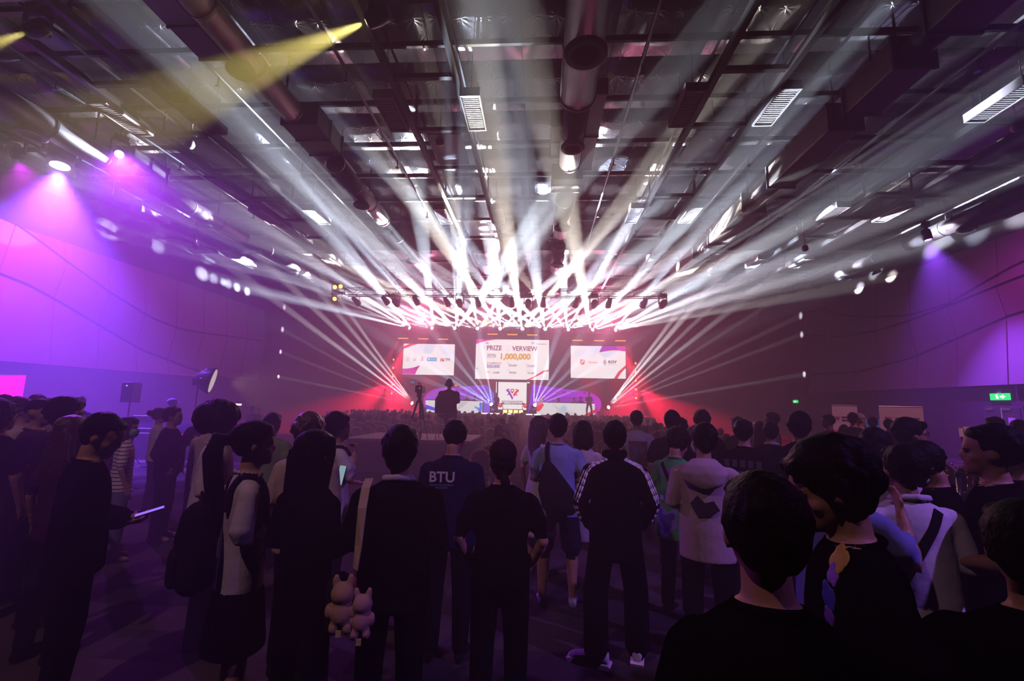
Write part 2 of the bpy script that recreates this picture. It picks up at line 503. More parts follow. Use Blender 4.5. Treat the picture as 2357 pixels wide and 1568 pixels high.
# air ducts
DUCT = mat('painted_duct', (.075, .068, .08), .5, .3, .25, 6)
DUCTP = mat('pale_duct_sheet', (.17, .155, .15), .45, .35, .2, 6)
DUCTW = mat('warm_pale_duct', (.21, .19, .155), .5, .25, .2, 6)
def round_duct(x, label, segs, body, r=.42, boxes=(), z=9.55):
    t = thing('round_air_duct', label, 'air duct', (x, 0, z))
    for (ya, yb, rr) in segs:
        n = max(2, int((yb - ya) / 1.5))
        o = MB().tube((0, ya, 0), (0, yb, 0), rr, n=20).build('duct_pipe', body, t, True)
        for k in range(n + 1):
            y = ya + (yb - ya) * k / n
            MB().tube((0, y - .03, 0), (0, y + .03, 0), rr * 1.05, n=20).build('flange', body, o)
        ln = lathe([(rr * .9, -.28), (rr * 1.02, -.28), (rr * 1.02, -.2), (rr * .5, .0)], 20)
        g = ln.build('ring_diffuser', BLACKM, t, True); g.location = (0, (ya + yb) / 2 if yb - ya < 6 else yb - 2.0, -rr + .12)
        for q in (.35, .6, .8):
            lathe([(rr * q, -.285), (rr * q + .025, -.285), (rr * q + .025, -.27), (rr * q, -.27)], 20).build('diffuser_ring', DUCT, g)
        for k in range(0, n + 1, 2):
            y = ya + .3 + (yb - ya - .6) * k / n
            MB().box((-.02, y - .02, rr * .9), (.02, y + .02, 1.5)).build('hanger', BLACKM, t)
    for (xa, xb, ya, yb, za, zb) in boxes:
        bx = MB().box((xa, ya, za), (xb, yb, zb)).build('plenum_box', DUCTP, t)
        for y in (ya, (ya + yb) / 2, yb):
            MB().box((xa - .03, y - .02, za - .03), (xb + .03, y + .02, zb + .03)).build('seam', DUCT, bx)
    return t
round_duct(.86, 'large round dark air duct hanging along the middle of the ceiling',
           [(-1, 10.4, .44), (10.4, 13.6, .33), (16.2, 19.6, .34), (21.0, 25.0, .34), (26.5, 31.0, .34)], DUCT,
           boxes=[(-.6, -.2, 11.8, 13.4, .1, .55), (.38, .75, 10.5, 14.2, .1, .5), (-.5, .5, 14.6, 15.6, .0, .5), (-.5, .5, 20, 20.8, 0, .5)])
round_duct(-6.75, 'round pale air duct crossed by the yellow spotlight beam',
           [(1, 10.8, .30), (13.5, 18.0, .3), (20, 25.0, .3)], DUCTW,
           boxes=[(-1.0, -.35, 7.0, 8.8, -.1, .6), (-.5, .5, 11.2, 12.8, -.1, .5)])
round_duct(-14.3, 'round air duct beside the bright violet wash lamp', [(3, 12.9, .36), (15, 20.0, .3), (22, 27, .3)], DUCT,
           boxes=[(.3, .8, 13.2, 14.6, -.1, .5)])
t = thing('box_air_duct', 'long angular pale box duct under the right half of the ceiling', 'air duct', (7.9, 0, 9.5))
for ya, yb, ww in ((2, 8.3, .5), (9.2, 10.8, .42), (11.4, 14.6, .42), (16.5, 20.0, .4), (22, 26, .4)):
    o = MB().box((-ww, ya, -.35), (ww, yb, .35)).build('duct_box', DUCTW, t); bevel(o, .04)
    for q in (ya, yb): MB().box((-ww - .04, q - .03, -.39), (ww + .04, q + .03, .39)).build('flange', DUCT, o)
    for q in (ya + .42, yb - .42): MB().box((-.02, q - .02, .35), (.02, q + .02, 1.5)).build('hanger', BLACKM, t)
for ya, yb in ((8.3, 9.2), (10.8, 11.4), (14.6, 16.5), (20, 22)):
    MB().tube((0, ya, .02), (0, yb, .02), .28, n=14).build('duct_neck', DUCT, t, True)
round_duct(16.9, 'dark round air duct nearest the right wall', [(4, 13.5, .36), (15.5, 21, .32), (23, 28, .3)], DUCT, boxes=[(-.5, .5, 14, 15, -.1, .4)])
# sprinkler pipes
SPN = ['at the far left', 'left of the second catwalk', 'right of the second catwalk', 'left of the central catwalk', 'right of the round duct', 'right of the fourth catwalk', 'right of the box duct', 'at the far right']
for k_, (x, z) in enumerate(((-16.2, 10.1), (-12.9, 10.2), (-8.4, 10.15), (-5.0, 10.2), (2.4, 10.2), (6.8, 10.15), (10.1, 10.1), (16.7, 10.1))):
    t = thing('sprinkler_pipe', 'thin sprinkler pipe running towards the stage %s' % SPN[k_], 'pipe', (x, 0, z), 0, 'sprinkler pipes under the ceiling')
    MB().tube((0, 2, 0), (0, 37, 0), .045, n=6).build('pipe', STEEL, t)
    hd = MB().tube((0, -.02, 0), (0, -.02, -.3), .02, n=5).tube((0, -.02, -.3), (0, -.02, -.34), .06, n=8).mesh('sprinkler_head'); hd.materials.append(STEEL)
    for k in range(7): link('sprinkler_head', hd, None, t).location = (0, 6 + 4.2 * k, 0)
# dome fittings hung from the catwalks
dmf = lambda L: lathe([(.02, L), (.02, .14), (.1, .12), (.14, .0), (.11, -.1), (.03, -.14)], 14).mesh('dome_speaker', True)
for k, (px_, py_, Y) in enumerate(((1013, 325, 12.6), (437, 332, 12.2), (1643, 312, 12.6), (2340, 292, 12.2), (1222, 665, 28.0), (1853, 572, 20.0), (450, 567, 19.0))):
    p = at(px_, py_, Y)
    o = link('dome_speaker', dmf(ZC - p.z), LHOUS); o.location = p
    tag(o, ['round pale dome fitting hanging left of the central catwalk', 'round dome fitting hanging from the second catwalk on the left', 'round dome fitting hanging from the right-hand catwalk',
            'round dome fitting at the far right edge under the ceiling', 'small dome fitting far away just above the front truss', 'small bright dome fitting on the right in front of the far ceiling', 'small bright dome fitting on the left in front of the far ceiling'][k], 'ceiling fitting')
# ------------------------------------------------------------------ stage
SZ = 1.15
deck = thing('stage_deck', 'low dark stage platform at the far end with glowing edge strips', 'stage', (0, 0, 0))
MB().box((-11.6, 31.9, .0), (7.9, 37.2, SZ)).build('platform', mat('stage_black', (.03, .025, .03), .5, 0, .3, 3), deck)
LEDW = emit('led_strip_white', (1, .8, .85), 2.6)
for xa, xb in ((-4.0, -3.2), (-3.1, -2.3), (-2.2, -1.5), (-.9, -.45), (-.35, .1)):
    MB().box((xa, 31.86, SZ - .02), (xb, 31.9, SZ + .06)).build('edge_light_strip', LEDW, deck)

SCREEN_K = 1.6
def sc_mat(col, k=1.0):
    return emit('screen_%02x%02x%02x_%d' % (*[int(255 * c) for c in col], int(100 * k)), col, SCREEN_K * k)
def screen(name, label, x0, x1, z0, z1, y, face):
    t = thing(name, label, 'screen', (x0, y, z0))
    W, H = x1 - x0, z1 - z0
    MB().box((-.04, .02, -.04), (W + .04, .16, H + .04)).build('cabinet', BLACKP, t)
    f = MB().box((0, 0, 0), (W, .02, H)).build('display', face, t)
    if z0 > 3:
        for q in (.2, .8): MB().tube((W * q, .1, H), (W * q, .1, ZC - z0), .012, n=5).build('hanging_cable', BLACKM, t)
    else: MB().box((.1, .03, SZ - z0), (W - .1, .14, -.03)).build('stand', BLACKP, t)
    t['W'] = W; t['H'] = H
    return t, f, W, H
def flat(par, name, poly, m, y=-.006, th=.004):
    return MB().prism(poly, y - th, y).build(name, m, par)
def ringpoly(cx, cz, r0, r1, a0=0, a1=360, n=18):
    A = [rad(a0 + (a1 - a0) * i / n) for i in range(n + 1)]
    return [(cx + r1 * math.cos(a), cz + r1 * math.sin(a)) for a in A] + [(cx + r0 * math.cos(a), cz + r0 * math.sin(a)) for a in reversed(A)]
def quadstrip(par, name, outer, inner, m, y=-.006, th=.003):
    b = MB(); n = len(outer)
    for i in range(n - 1):
        b.prism([outer[i], outer[i + 1], inner[i + 1], inner[i]], y - th, y)
    return b.build(name, m, par)
def ring(par, name, cx, cz, r0, r1, m, a0=0, a1=360, n=18, y=-.006):
    A = [rad(a0 + (a1 - a0) * i / n) for i in range(n + 1)]
    return quadstrip(par, name, [(cx + r1 * math.cos(a), cz + r1 * math.sin(a)) for a in A], [(cx + r0 * math.cos(a), cz + r0 * math.sin(a)) for a in A], m, y)
def league_logo(par, cx, cz, s, purple, red, white, y=-.008):
    """the league emblem: two winged strokes and a map pin; s = width"""
    k = s / 550.0
    f = lambda pts: [(cx + (x - 895) * k, cz - (z - 640) * k) for x, z in pts]
    flat(par, 'emblem_stroke', f([(625, 480), (715, 420), (800, 420), (775, 460), (722, 470), (785, 515), (940, 790), (895, 865), (785, 665), (740, 665), (660, 710), (735, 610), (720, 560)]), purple, y)
    flat(par, 'emblem_stroke', f([(1175, 490), (1110, 430), (1005, 430), (1030, 465), (1090, 478), (1040, 500), (925, 660), (965, 740), (1010, 675), (1065, 680), (1140, 715), (1055, 620), (1075, 590)]), red, y)
    flat(par, 'emblem_pin', f([(845, 420), (950, 420), (980, 470), (970, 520), (895, 620), (822, 520), (815, 470)]), red, y)
    flat(par, 'emblem_pin_hole', f([(860, 460), (930, 460), (945, 490), (920, 520), (870, 520), (850, 490)]), white, y - .004)

SW = emit('screen_white', (.96, .95, .93), SCREEN_K, True)
NAVY = sc_mat((.02, .02, .09)); RED = sc_mat((1.0, .02, .04), .8); MAROON = sc_mat((.16, .02, .08)); PURP = sc_mat((.28, .0, .62), .8)
MAG = sc_mat((.85, .02, .45), .8); SKY = sc_mat((.66, .82, .97)); ORANGE = sc_mat((.95, .22, .05), .7); GOLDT = sc_mat((1.0, .55, .01), .8); GOLDD = sc_mat((.75, .24, .0), .7)
GREYT = sc_mat((.45, .42, .45)); GREYL = sc_mat((.80, .80, .82)); BLUE = sc_mat((.0, .45, .85), .9); TEAL = sc_mat((.35, .55, .5)); YEL = sc_mat((.95, .75, .05), .8); BLUED = sc_mat((.03, .06, .5), .8)

# main screen: prize overview
t, disp, W, H = screen('main_screen', 'large central stage screen showing the prize overview slide', -4.87, .69, 3.69, 6.72, 34.0, SW)
U = lambda x, z: ((x - 75) / 2195 * W, (1 - (z - 120) / 1265) * H)
P = lambda pts: [U(*p) for p in pts]
flat(t, 'corner_shape', P([(75, 120), (690, 120), (560, 140), (300, 195), (95, 270), (75, 275)]), MAG)
flat(t, 'corner_shape', P([(380, 120), (690, 120), (560, 138), (390, 165)]), RED, -.010)
flat(t, 'ribbon', P([(1600, 1383), (1790, 1310), (2030, 1140), (2130, 1080), (2268, 1062), (2268, 1110), (2150, 1130), (2060, 1190), (1820, 1330), (1720, 1383)]), RED)
flat(t, 'ribbon_highlight', P([(2060, 1120), (2130, 1080), (2268, 1062), (2268, 1100), (2150, 1112)]), ORANGE, -.012)
for pts in ([(360, 235), (410, 215), (460, 240), (455, 275), (410, 250), (365, 265)], [(310, 345), (340, 360), (360, 400), (335, 395)], [(105, 1030), (150, 1035), (165, 1060), (120, 1075)]):
    flat(t, 'confetti', P(pts), BLUE)
flat(t, 'confetti', P([(165, 1090), (200, 1085), (270, 1170), (360, 1220), (265, 1190), (235, 1230), (225, 1170)]), GREYL)
ring(t, 'coin_ring', *U(2150, 1300), .13, .20, GREYL)
ring(t, 'coin_ring', *U(2150, 1300), .17, .20, BLUED, 150, 250, 8, -.010)
def stext(s, x, z, hpx, m, bold=0.0, sx=1.0, al='CENTER'):
    u, v = U(x, z)
    return text(s, hpx / 1265 * H / .69, m, t, (u, -.010, v), align=al, sx=sx, bold=bold)
stext('PRIZE', 630, 402, 145, MAROON, .012, .92)
stext('VERVIEW', 1548, 412, 145, MAROON, .012, .92)
u, v = U(1040, 395); ring(t, 'prize_ring', u, v, .13, .175, GREYL); ring(t, 'prize_ring', u + .01, v - .01, .14, .155, GREYT, 200, 360, 10, -.010)
stext('TOTAL', 558, 625, 66, NAVY, .006, .95); stext('PRIZE POOL', 558, 690, 36, MAROON, .002, 1.0)
stext('1,000,000', 1258, 668, 172, GOLDD, .030, 1.0); u, v = U(1256, 662)
text('1,000,000', 172 / 1265 * H / .69, GOLDT, t, (u, -.016, v), bold=.014)
stext('CHAMPIONS', 640, 885, 60, ORANGE, .004, .95); stext('500,000', 612, 985, 98, BLUED, .006, .92)
stext('FMVP', 470, 1172, 40, ORANGE, .002); stext('10,000', 700, 1180, 56, MAROON, .004)
stext('2ND', 1065, 880, 40, ORANGE); stext('250,000', 1195, 947, 58, MAROON, .004)
stext('3RD', 1595, 890, 38, ORANGE); stext('100,000', 1735, 958, 58, MAROON, .002)
stext('4TH', 1065, 1100, 40, ORANGE); stext('40,000', 1200, 1172, 58, MAROON, .004)
stext('5TH-8TH', 1655, 1107, 34, ORANGE); stext('25,000', 1740, 1180, 58, MAROON, .002)
for xa, xb, z in ((510, 1340, 783), (370, 920, 1118), (950, 1420, 1020), (1480, 1940, 1022), (1010, 1420, 1240), (1480, 1900, 1244)):
    flat(t, 'cell_rule', P([(xa, z - 4), (xb, z - 4), (xb, z + 4), (xa, z + 4)]), sc_mat((.95, .8, .6)))
for x in (925, 1450): flat(t, 'cell_rule', P([(x - 4, 830), (x + 4, 830), (x + 4, 1240), (x - 4, 1240)]), GREYL)
league_logo(t, *U(1790, 230), .24, PURP, ORANGE, SW)
stext('ROV THAILAND ESPORTS', 2040, 212, 26, GREYT, .0, 1.0); flat(t, 'title_bar', P([(1870, 240), (2205, 244), (2205, 270), (1870, 266)]), GREYT)

# left screen: partner logos
t, disp, W, H = screen('side_screen', 'left stage screen with a row of partner logos', -10.48, -6.5, 3.93, 6.30, 34.0, SW)
U = lambda x, z: ((x - 130) / 1995 * W, (1 - (z - 110) / 1230) * H)
P = lambda pts: [U(*p) for p in pts]
flat(t, 'red_band', P([(130, 215), (370, 110), (690, 110), (420, 200), (135, 320)]), RED)
flat(t, 'sky_shape', P([(420, 240), (700, 140), (960, 115), (920, 370), (850, 480), (700, 500), (560, 350)]), sc_mat((.80, .88, .97)))
flat(t, 'sky_shape', P([(960, 115), (1380, 115), (1290, 380), (1180, 520), (900, 470), (940, 300)]), SKY)
flat(t, 'sky_shape', P([(1440, 140), (1750, 190), (1980, 300), (2090, 420), (2080, 600), (1900, 600), (1660, 480)]), sc_mat((.78, .87, .97)))
flat(t, 'corner_swoosh', P([(130, 1110), (360, 1100), (600, 1050), (790, 975), (690, 1140), (610, 1335), (130, 1335)]), MAG)
flat(t, 'corner_swoosh', P([(600, 1052), (780, 980), (700, 1100), (620, 1180)]), PURP, -.010)
flat(t, 'corner_edge', P([(760, 990), (805, 985), (700, 1160), (630, 1338), (590, 1338), (640, 1180)]), RED, -.013)
ring(t, 'bubble', *U(150, 1270), .04, .065, PURP, y=-.014); ring(t, 'bubble', *U(285, 1225), .03, .05, PURP, y=-.014)
c = U(318, 710)
ring(t, 'wreath', *c, .105, .13, TEAL, 150, 390); flat(t, 'emblem_figure', [(c[0] - .03, c[1] - .02), (c[0] + .03, c[1] - .02), (c[0] + .025, c[1] + .12), (c[0], c[1] + .17), (c[0] - .025, c[1] + .12)], GREYT)
text('\u0e01\u0e01\u0e17', .09, ORANGE, t, (c[0], -.010, c[1] - .16))
c = U(600, 685)
ring(t, 'logo_ring', c[0] + .03, c[1] + .02, .045, .07, YEL); ring(t, 'logo_ring', c[0] + .02, c[1] - .02, .06, .08, BLUED, 250, 400, 8, -.010); ring(t, 'logo_arc', c[0] - .09, c[1] - .06, .05, .07, RED, 80, 260, 8)
text('SAT', .13, BLUED, t, (c[0] + .0, -.010, c[1] - .16), bold=.004)
c = U(870, 680)
flat(t, 'logo_bar', [(c[0] - .07, c[1] - .05), (c[0] - .03, c[1] - .05), (c[0] + .05, c[1] + .02), (c[0] + .05, c[1] + .07)], BLUED)
flat(t, 'logo_bar', [(c[0] + .03, c[1] - .05), (c[0] + .07, c[1] - .03), (c[0] + .10, c[1] + .05), (c[0] + .05, c[1] + .03)], RED)
flat(t, 'logo_bar', [(c[0] - .05, c[1] + .07), (c[0] - .02, c[1] + .06), (c[0] + .06, c[1] + .11), (c[0] + .04, c[1] + .13)], RED)
text('NSDF', .10, NAVY, t, (c[0], -.010, c[1] - .16), bold=.003)
flat(t, 'bank_logo_plate', P([(1070, 645), (1448, 650), (1445, 800), (1068, 795)]), emit('screen_cyan', (.0, .47, .9), SCREEN_K * .85))
ring(t, 'bank_emblem', *U(1140, 715), .0, .07, SW, y=-.012); text('Krungthai', .11, SW, t, (U(1310, 705)[0], -.012, U(1310, 705)[1]), sx=.9)
flat(t, 'block_logo', P([(1580, 670), (1735, 670), (1735, 795), (1580, 795)]), sc_mat((.75, .02, .03), .8))
for x, z in ((1605, 700), (1650, 690), (1690, 720), (1610, 750), (1655, 740), (1640, 775), (1712, 690)):
    flat(t, 'block_logo_window', P([(x - 12, z - 14), (x + 12, z - 14), (x + 12, z + 14), (x - 12, z + 14)]), SW, -.012)
text('TESF', .21, NAVY, t, (U(1872, 718)[0], -.010, U(1872, 718)[1]), bold=.006, sx=.9)
text('THAILAND E-SPORTS FEDERATION', .036, NAVY, t, (U(1872, 785)[0], -.010, U(1872, 785)[1]))

# right screen
t, disp, W, H = screen('side_screen', 'right stage screen with a red swirl logo and a diamond logo', 2.33, 6.40, 3.89, 6.31, 34.0, SW)
U = lambda x, z: ((x - 840) / 928 * W, (1 - (z - 303) / 555) * H)
P = lambda pts: [U(*p) for p in pts]
flat(t, 'sky_shape', P([(1060, 335), (1200, 315), (1340, 340), (1320, 420), (1260, 480), (1050, 520), (890, 470), (900, 400)]), sc_mat((.82, .90, .98)))
flat(t, 'sky_shape', P([(1150, 312), (1350, 312), (1300, 420), (1200, 400)]), SKY, -.009)
flat(t, 'sky_shape', P([(1340, 415), (1450, 378), (1640, 380), (1540, 470), (1440, 520), (1360, 470)]), SKY)
flat(t, 'corner_swoosh', P([(1372, 303), (1768, 303), (1768, 385), (1640, 368), (1500, 370), (1390, 395), (1318, 415)]), PURP)
flat(t, 'corner_swoosh', P([(1600, 303), (1768, 303), (1768, 360), (1640, 360)]), MAG, -.011)
flat(t, 'corner_edge', P([(1310, 418), (1400, 385), (1540, 366), (1650, 368), (1768, 380), (1768, 392), (1650, 378), (1540, 376), (1420, 395)]), RED, -.013)
flat(t, 'ribbon', P([(1565, 858), (1640, 740), (1768, 625), (1768, 675), (1690, 760), (1625, 858)]), RED)
c = U(1035, 580)
ring(t, 'swirl_logo', c[0], c[1] - .04, .10, .17, RED, 100, 400, 16); ring(t, 'swirl_logo', c[0] + .02, c[1] - .04, .03, .07, RED, 60, 330, 10)
flat(t, 'swirl_logo', [(c[0] - .22, c[1] + .10), (c[0] - .1, c[1] + .20), (c[0] + .22, c[1] + .12), (c[0] + .23, c[1] + .08), (c[0] + .05, c[1] + .12), (c[0] - .12, c[1] + .11)], RED)
text('Garena', .24, RED, t, (U(1213, 585)[0], -.010, U(1213, 585)[1]), sx=.95)
c = U(1415, 582)
for s_, m_, y_ in ((1, NAVY, -.006), (.68, SW, -.011), (.36, NAVY, -.016)):
    flat(t, 'diamond_logo', [(c[0] - .135 * s_, c[1]), (c[0], c[1] + .23 * s_), (c[0] + .135 * s_, c[1]), (c[0], c[1] - .23 * s_)], m_, y_)
text('ROV', .29, NAVY, t, (U(1543, 577)[0], -.010, U(1543, 577)[1]), bold=.010, sx=1.05)
text('ARENA OF VALOR', .068, NAVY, t, (U(1543, 618)[0], -.010, U(1543, 618)[1]))

# lower centre screen with the league emblem
t, disp, W, H = screen('centre_screen', 'square lower screen in the stage centre with the league emblem', -3.09, -.95, 1.38, 3.49, 34.05, SW)
league_logo(t, W * .50, H * .57, 1.02, PURP, RED, SW)
text('ROV THAILAND ESPORTS', .165, NAVY, t, (W * .51, -.010, H * .315), bold=.004, sx=.84)
flat(t, 'title_bar', [(W * .13, H * .21), (W * .93, H * .21), (W * .93, H * .275), (W * .13, H * .275)], MAROON)
text('PREMIER LEAGUE 2025', .14, SW, t, (W * .53, -.013, H * .243), bold=.003, sx=.95)
MB().box((W + .02, -.02, H - .05), (W + .22, .02, H + .02)).build('edge_light', LEDW, t)
MB().box((-.16, -.02, H * .62), (-.12, .02, H)).build('edge_light', LEDW, t)

# purple rounded backdrops behind the desks; prints glow to stand for lighting
def glow_print(name, c0, c1, k):
    m = bpy.data.materials.new(name); m.use_nodes = True
    nt = m.node_tree; nt.nodes.clear()
    o = nt.nodes.new('ShaderNodeOutputMaterial'); e = nt.nodes.new('ShaderNodeEmission')
    tc = nt.nodes.new('ShaderNodeTexCoord'); sp = nt.nodes.new('ShaderNodeSeparateXYZ'); rp = nt.nodes.new('ShaderNodeMapRange'); mx = nt.nodes.new('ShaderNodeMixRGB')
    nt.links.new(tc.outputs['Generated'], sp.inputs[0]); nt.links.new(sp.outputs[0], mx.inputs[0])
    mx.inputs[1].default_value = (*c0, 1); mx.inputs[2].default_value = (*c1, 1)
    nt.links.new(mx.outputs[0], e.inputs[0]); e.inputs[1].default_value = k; nt.links.new(e.outputs[0], o.inputs[0])
    m.cycles.emission_sampling = 'NONE'
    return m
def arc(cx, cz, rx, rz, a0, a1, n=10): return [(cx + rx * math.cos(rad(a0 + (a1 - a0) * i / n)), cz + rz * math.sin(rad(a0 + (a1 - a0) * i / n))) for i in range(n + 1)]
bl = thing('rounded_backdrop', 'purple lit backdrop with rounded left end behind the left desk', 'backdrop', (0, 34.45, 0))
MB().prism([(-3.35, SZ), (-3.45, 2.66), (-4.03, 3.28)] + [(-6.2, 3.06)] + arc(-7.3, 1.95, 1.55, 1.04, 90, 200)[1:] + [(-8.6, SZ)], 0, .12).build('panel', glow_print('backdrop_purple_left', (.62, .0, .80), (.12, .12, .95), 1.15), bl)
MB().prism([(-8.62, 1.3)] + arc(-7.3, 1.9, 1.35, .85, 180, 90) + [(-7.2, 2.55)] + arc(-7.2, 1.9, 1.05, .62, 90, 185), -.03, 0).build('pale_arc', emit('backdrop_violet', (.42, .12, .95), 1.0), bl)
br_ = thing('rounded_backdrop', 'purple lit backdrop with rounded right end behind the right desk', 'backdrop', (0, 34.45, 0))
MB().prism([(-.85, SZ), (-.55, 3.37), (1.92, 3.06)] + arc(3.1, 1.95, 1.55, 1.0, 80, -25) + [(4.2, SZ)], 0, .12).build('panel', glow_print('backdrop_purple_right', (.22, .0, .95), (.72, .0, .85), 1.15), br_)
MB().prism([(3.4, 1.15), (4.3, 1.75), (4.5, 1.6), (3.9, 1.15)], -.03, 0).build('red_stripe', sc_mat((.9, .02, .3), .6), br_)
DKP = emit('backdrop_print_dark', (.14, .0, .42), .8)
for bo, x in ((bl, -5.4), (br_, 2.25)):
    text('ROV THAILAND ESPORTS', .23, DKP, bo, (x, -.035, 2.38), bold=.006); text('PREMIER LEAGUE 2025', .2, DKP, bo, (x + .1, -.035, 2.08), bold=.005)
    MB().box((x - 1.3, -.04, 2.2), (x + 1.3, -.03, 2.235)).build('print_rule', DKP, bo)
    for k in range(6):
        xx = x - 1.55 + k * .52
        MB().box((xx, -.04, 2.76), (xx + (.36 if k == 3 else .2), -.03, 2.86 + .02 * (k % 2))).build('partner_mark', [DKP, DKP, DKP, emit('backdrop_print_blue', (.08, .02, .95), 1.0), emit('backdrop_print_pink', (.9, .05, .5), .8), DKP][k], bo)
league_logo(br_, .15, 2.28, .62, DKP, emit('backdrop_print_magenta', (.85, .0, .7), .9), emit('backdrop_print_magenta', (.85, .0, .7), .9), -.035)

# desks
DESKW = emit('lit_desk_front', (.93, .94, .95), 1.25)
def desk(x0, x1, label):
    t = thing('caster_desk', label, 'desk', (x0, 32.9, SZ)); W = x1 - x0
    MB().box((-.03, -.03, .86), (W + .03, .85, .92)).build('desk_top', BLACKP, t)
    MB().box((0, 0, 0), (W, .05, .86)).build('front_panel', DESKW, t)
    for x in (0, W - .05): MB().box((x, .05, 0), (x + .05, .8, .86)).build('side_panel', BLACKP, t)
    return t, W
t, W = desk(-8.29, -4.12, 'long white desk with blue print on its front, left on stage')
flat(t, 'blue_band', [(0, .55), (0, .25), (1.1, .02), (1.1, .22)], emit('desk_blue', (.0, .05, 1.0), 1.3), -.004)
flat(t, 'pale_wedge', [(2.3, .1), (3.2, .8), (2.5, .8)], sc_mat((.75, .78, .80), .7), -.004)
flat(t, 'blue_ribbon', [(3.55, .45), (3.8, .3), (3.95, .12), (4.12, .1), (4.15, .25), (4.16, .6), (4.1, .82), (3.95, .7), (4.0, .4)], emit('desk_blue2', (.0, .22, 1.0), 1.3), -.004)
flat(t, 'sky_ribbon', [(3.5, .55), (3.75, .4), (3.95, .2), (3.85, .45)], emit('desk_sky', (.1, .55, 1.0), 1.3), -.008)
t, W = desk(-.19, 3.97, 'long white desk with red print on its front, right on stage')
flat(t, 'red_shape', [(0, .86), (.42, .86), (.55, .72), (.3, .32), (.12, .2), (0, .25)], emit('desk_red', (1, .0, .02), 1.3), -.004)
flat(t, 'red_shape', [(3.3, .0), (4.16, .45), (4.16, .2), (3.75, .0)], emit('desk_red', (1, .0, .02), 1.3), -.004)
flat(t, 'pale_wedge', [(1.1, .8), (1.9, .35), (2.9, .2), (2.4, .05), (1.7, .1)], sc_mat((.80, .84, .86), .7), -.004)
ring(t, 'blue_disc', 1.95, .45, .0, .24, emit('desk_skydisc', (.55, .8, .95), 1.2), y=-.009)
# monitors and folded stools are hidden by the desks; low cases at the desk ends
for x, w_, l in ((-8.6, .5, 'small dark floor case at the left end of the left desk'), (-.72, .5, 'small dark floor case at the left end of the right desk'), (4.05, .5, 'small dark floor case at the right end of the right desk')):
    o = MB().box((0, 0, 0), (w_, .4, .34)).build('floor_case', BLACKP); o.location = (x, 32.2, SZ); bevel(o, .02); tag(o, l, 'case')

# ------------------------------------------------------------------ trusses
def truss(name, label, x0, x1, y, z, s=.42, bay=.62):
    t = thing(name, label, 'truss', (x0, y, z)); L = x1 - x0
    for dy in (-s / 2, s / 2):
        for dz in (0, s): MB().tube((0, dy, dz), (L, dy, dz), .032, n=8).build('chord', TRUSS, t, True)
    n = int(L / bay); bw = L / n
    br = MB().tube((0, 0, 0), (bw, 0, s), .016, n=6).mesh('brace'); br.materials.append(TRUSS)
    br2 = MB().tube((0, 0, s), (bw, 0, 0), .016, n=6).mesh('brace'); br2.materials.append(TRUSS)
    po = MB().tube((0, -s / 2, 0), (0, s / 2, 0), .016, n=6).tube((0, -s / 2, s), (0, s / 2, s), .016, n=6).tube((0, -s / 2, 0), (0, -s / 2, s), .016, n=6).mesh('cross_strut'); po.materials.append(TRUSS)
    for k in range(n):
        link('brace', br if k % 2 else br2, None, t).location = (bw * k, -s / 2, 0)
        link('brace', br2 if k % 2 else br, None, t).location = (bw * k, s / 2, 0)
        if k % 3 == 0: link('cross_strut', po, None, t).location = (bw * k, 0, 0)
    link('cross_strut', po, None, t).location = (L, 0, 0)
    nh = 4
    for k in range(nh):
        x = L * (k + .5) / nh
        MB().tube((x, 0, s), (x, 0, ZC - z), .012, n=5).build('hanging_chain', BLACKM, t)
    return t
truss('front_truss', 'long aluminium lattice truss hanging above the audience before the stage', -11.7, 7.2, 26.0, 8.14)
truss('back_truss', 'lattice truss above the stage carrying the white beam lights', -11.2, 7.2, 33.2, 7.85)
truss('screen_truss', 'lattice truss behind the screens carrying the red light bars', -11.8, 7.4, 35.6, 7.55)
mot = thing('chain_hoist', 'dark chain hoist above the middle of the front truss', 'hoist', at(1164, 640, 26))
MB().box((-.16, -.14, -.5), (.16, .14, .35)).build('motor_body', BLACKM, mot); MB().box((-.3, -.16, .35), (.3, .16, .5)).build('motor_top', BLACKM, mot); MB().tube((0, 0, .5), (0, 0, 2.2), .02, n=5).build('chain', BLACKM, mot)

# ------------------------------------------------------------------ fixtures
def dirmat(d):
    return Vector(d).normalized().to_track_quat('Y', 'Z').to_matrix().to_4x4()
HEAD_ME = {}
def fix_meshes():
    h = lathe([(.10, -.26), (.15, -.22), (.17, -.05), (.16, .12), (.145, .2), (.12, .2)], 16, 'y').mesh('head', True); h.materials.append(BLACKP)
    y = MB().box((-.23, -.05, -.02), (-.19, .05, .36)).box((.19, -.05, -.02), (.23, .05, .36)).box((-.23, -.06, .34), (.23, .06, .39)).mesh('yoke'); y.materials.append(BLACKP)
    b_ = MB().box((-.18, -.14, .39), (.18, .14, .52)).box((-.12, -.03, .52), (-.08, .03, .62)).box((.08, -.03, .52), (.12, .03, .62)).mesh('base'); b_.materials.append(BLACKP)
    bl_ = MB().box((-.19, -.02, -.02), (.19, .02, .02)).mesh('trim_strip'); bl_.materials.append(STEEL)
    HEAD_ME.update(h=h, y=y, b=b_, s=bl_)
fix_meshes()
def moving_head(p, aim, label, lens, floor=False, group=None, scale=1.0, name='moving_head_light'):
    t = thing(name, label, 'stage light', p, 0, group); t.scale = (scale,) * 3
    yaw = math.atan2(aim[0], -aim[1])
    for k, n in (('y', 'yoke'), ('b', 'base')):
        o = link(n, HEAD_ME[k], None, t); o.rotation_euler = (PI if floor else 0, 0, yaw)
    h = link('head', HEAD_ME['h'], None, t); h.matrix_local = dirmat(aim)
    ln = lathe([(.118, .195), (.118, .205), (.06, .215)], 16, 'y').mesh('lens', True); ln.materials.append(lens)
    link('lens', ln, None, h)
    return t
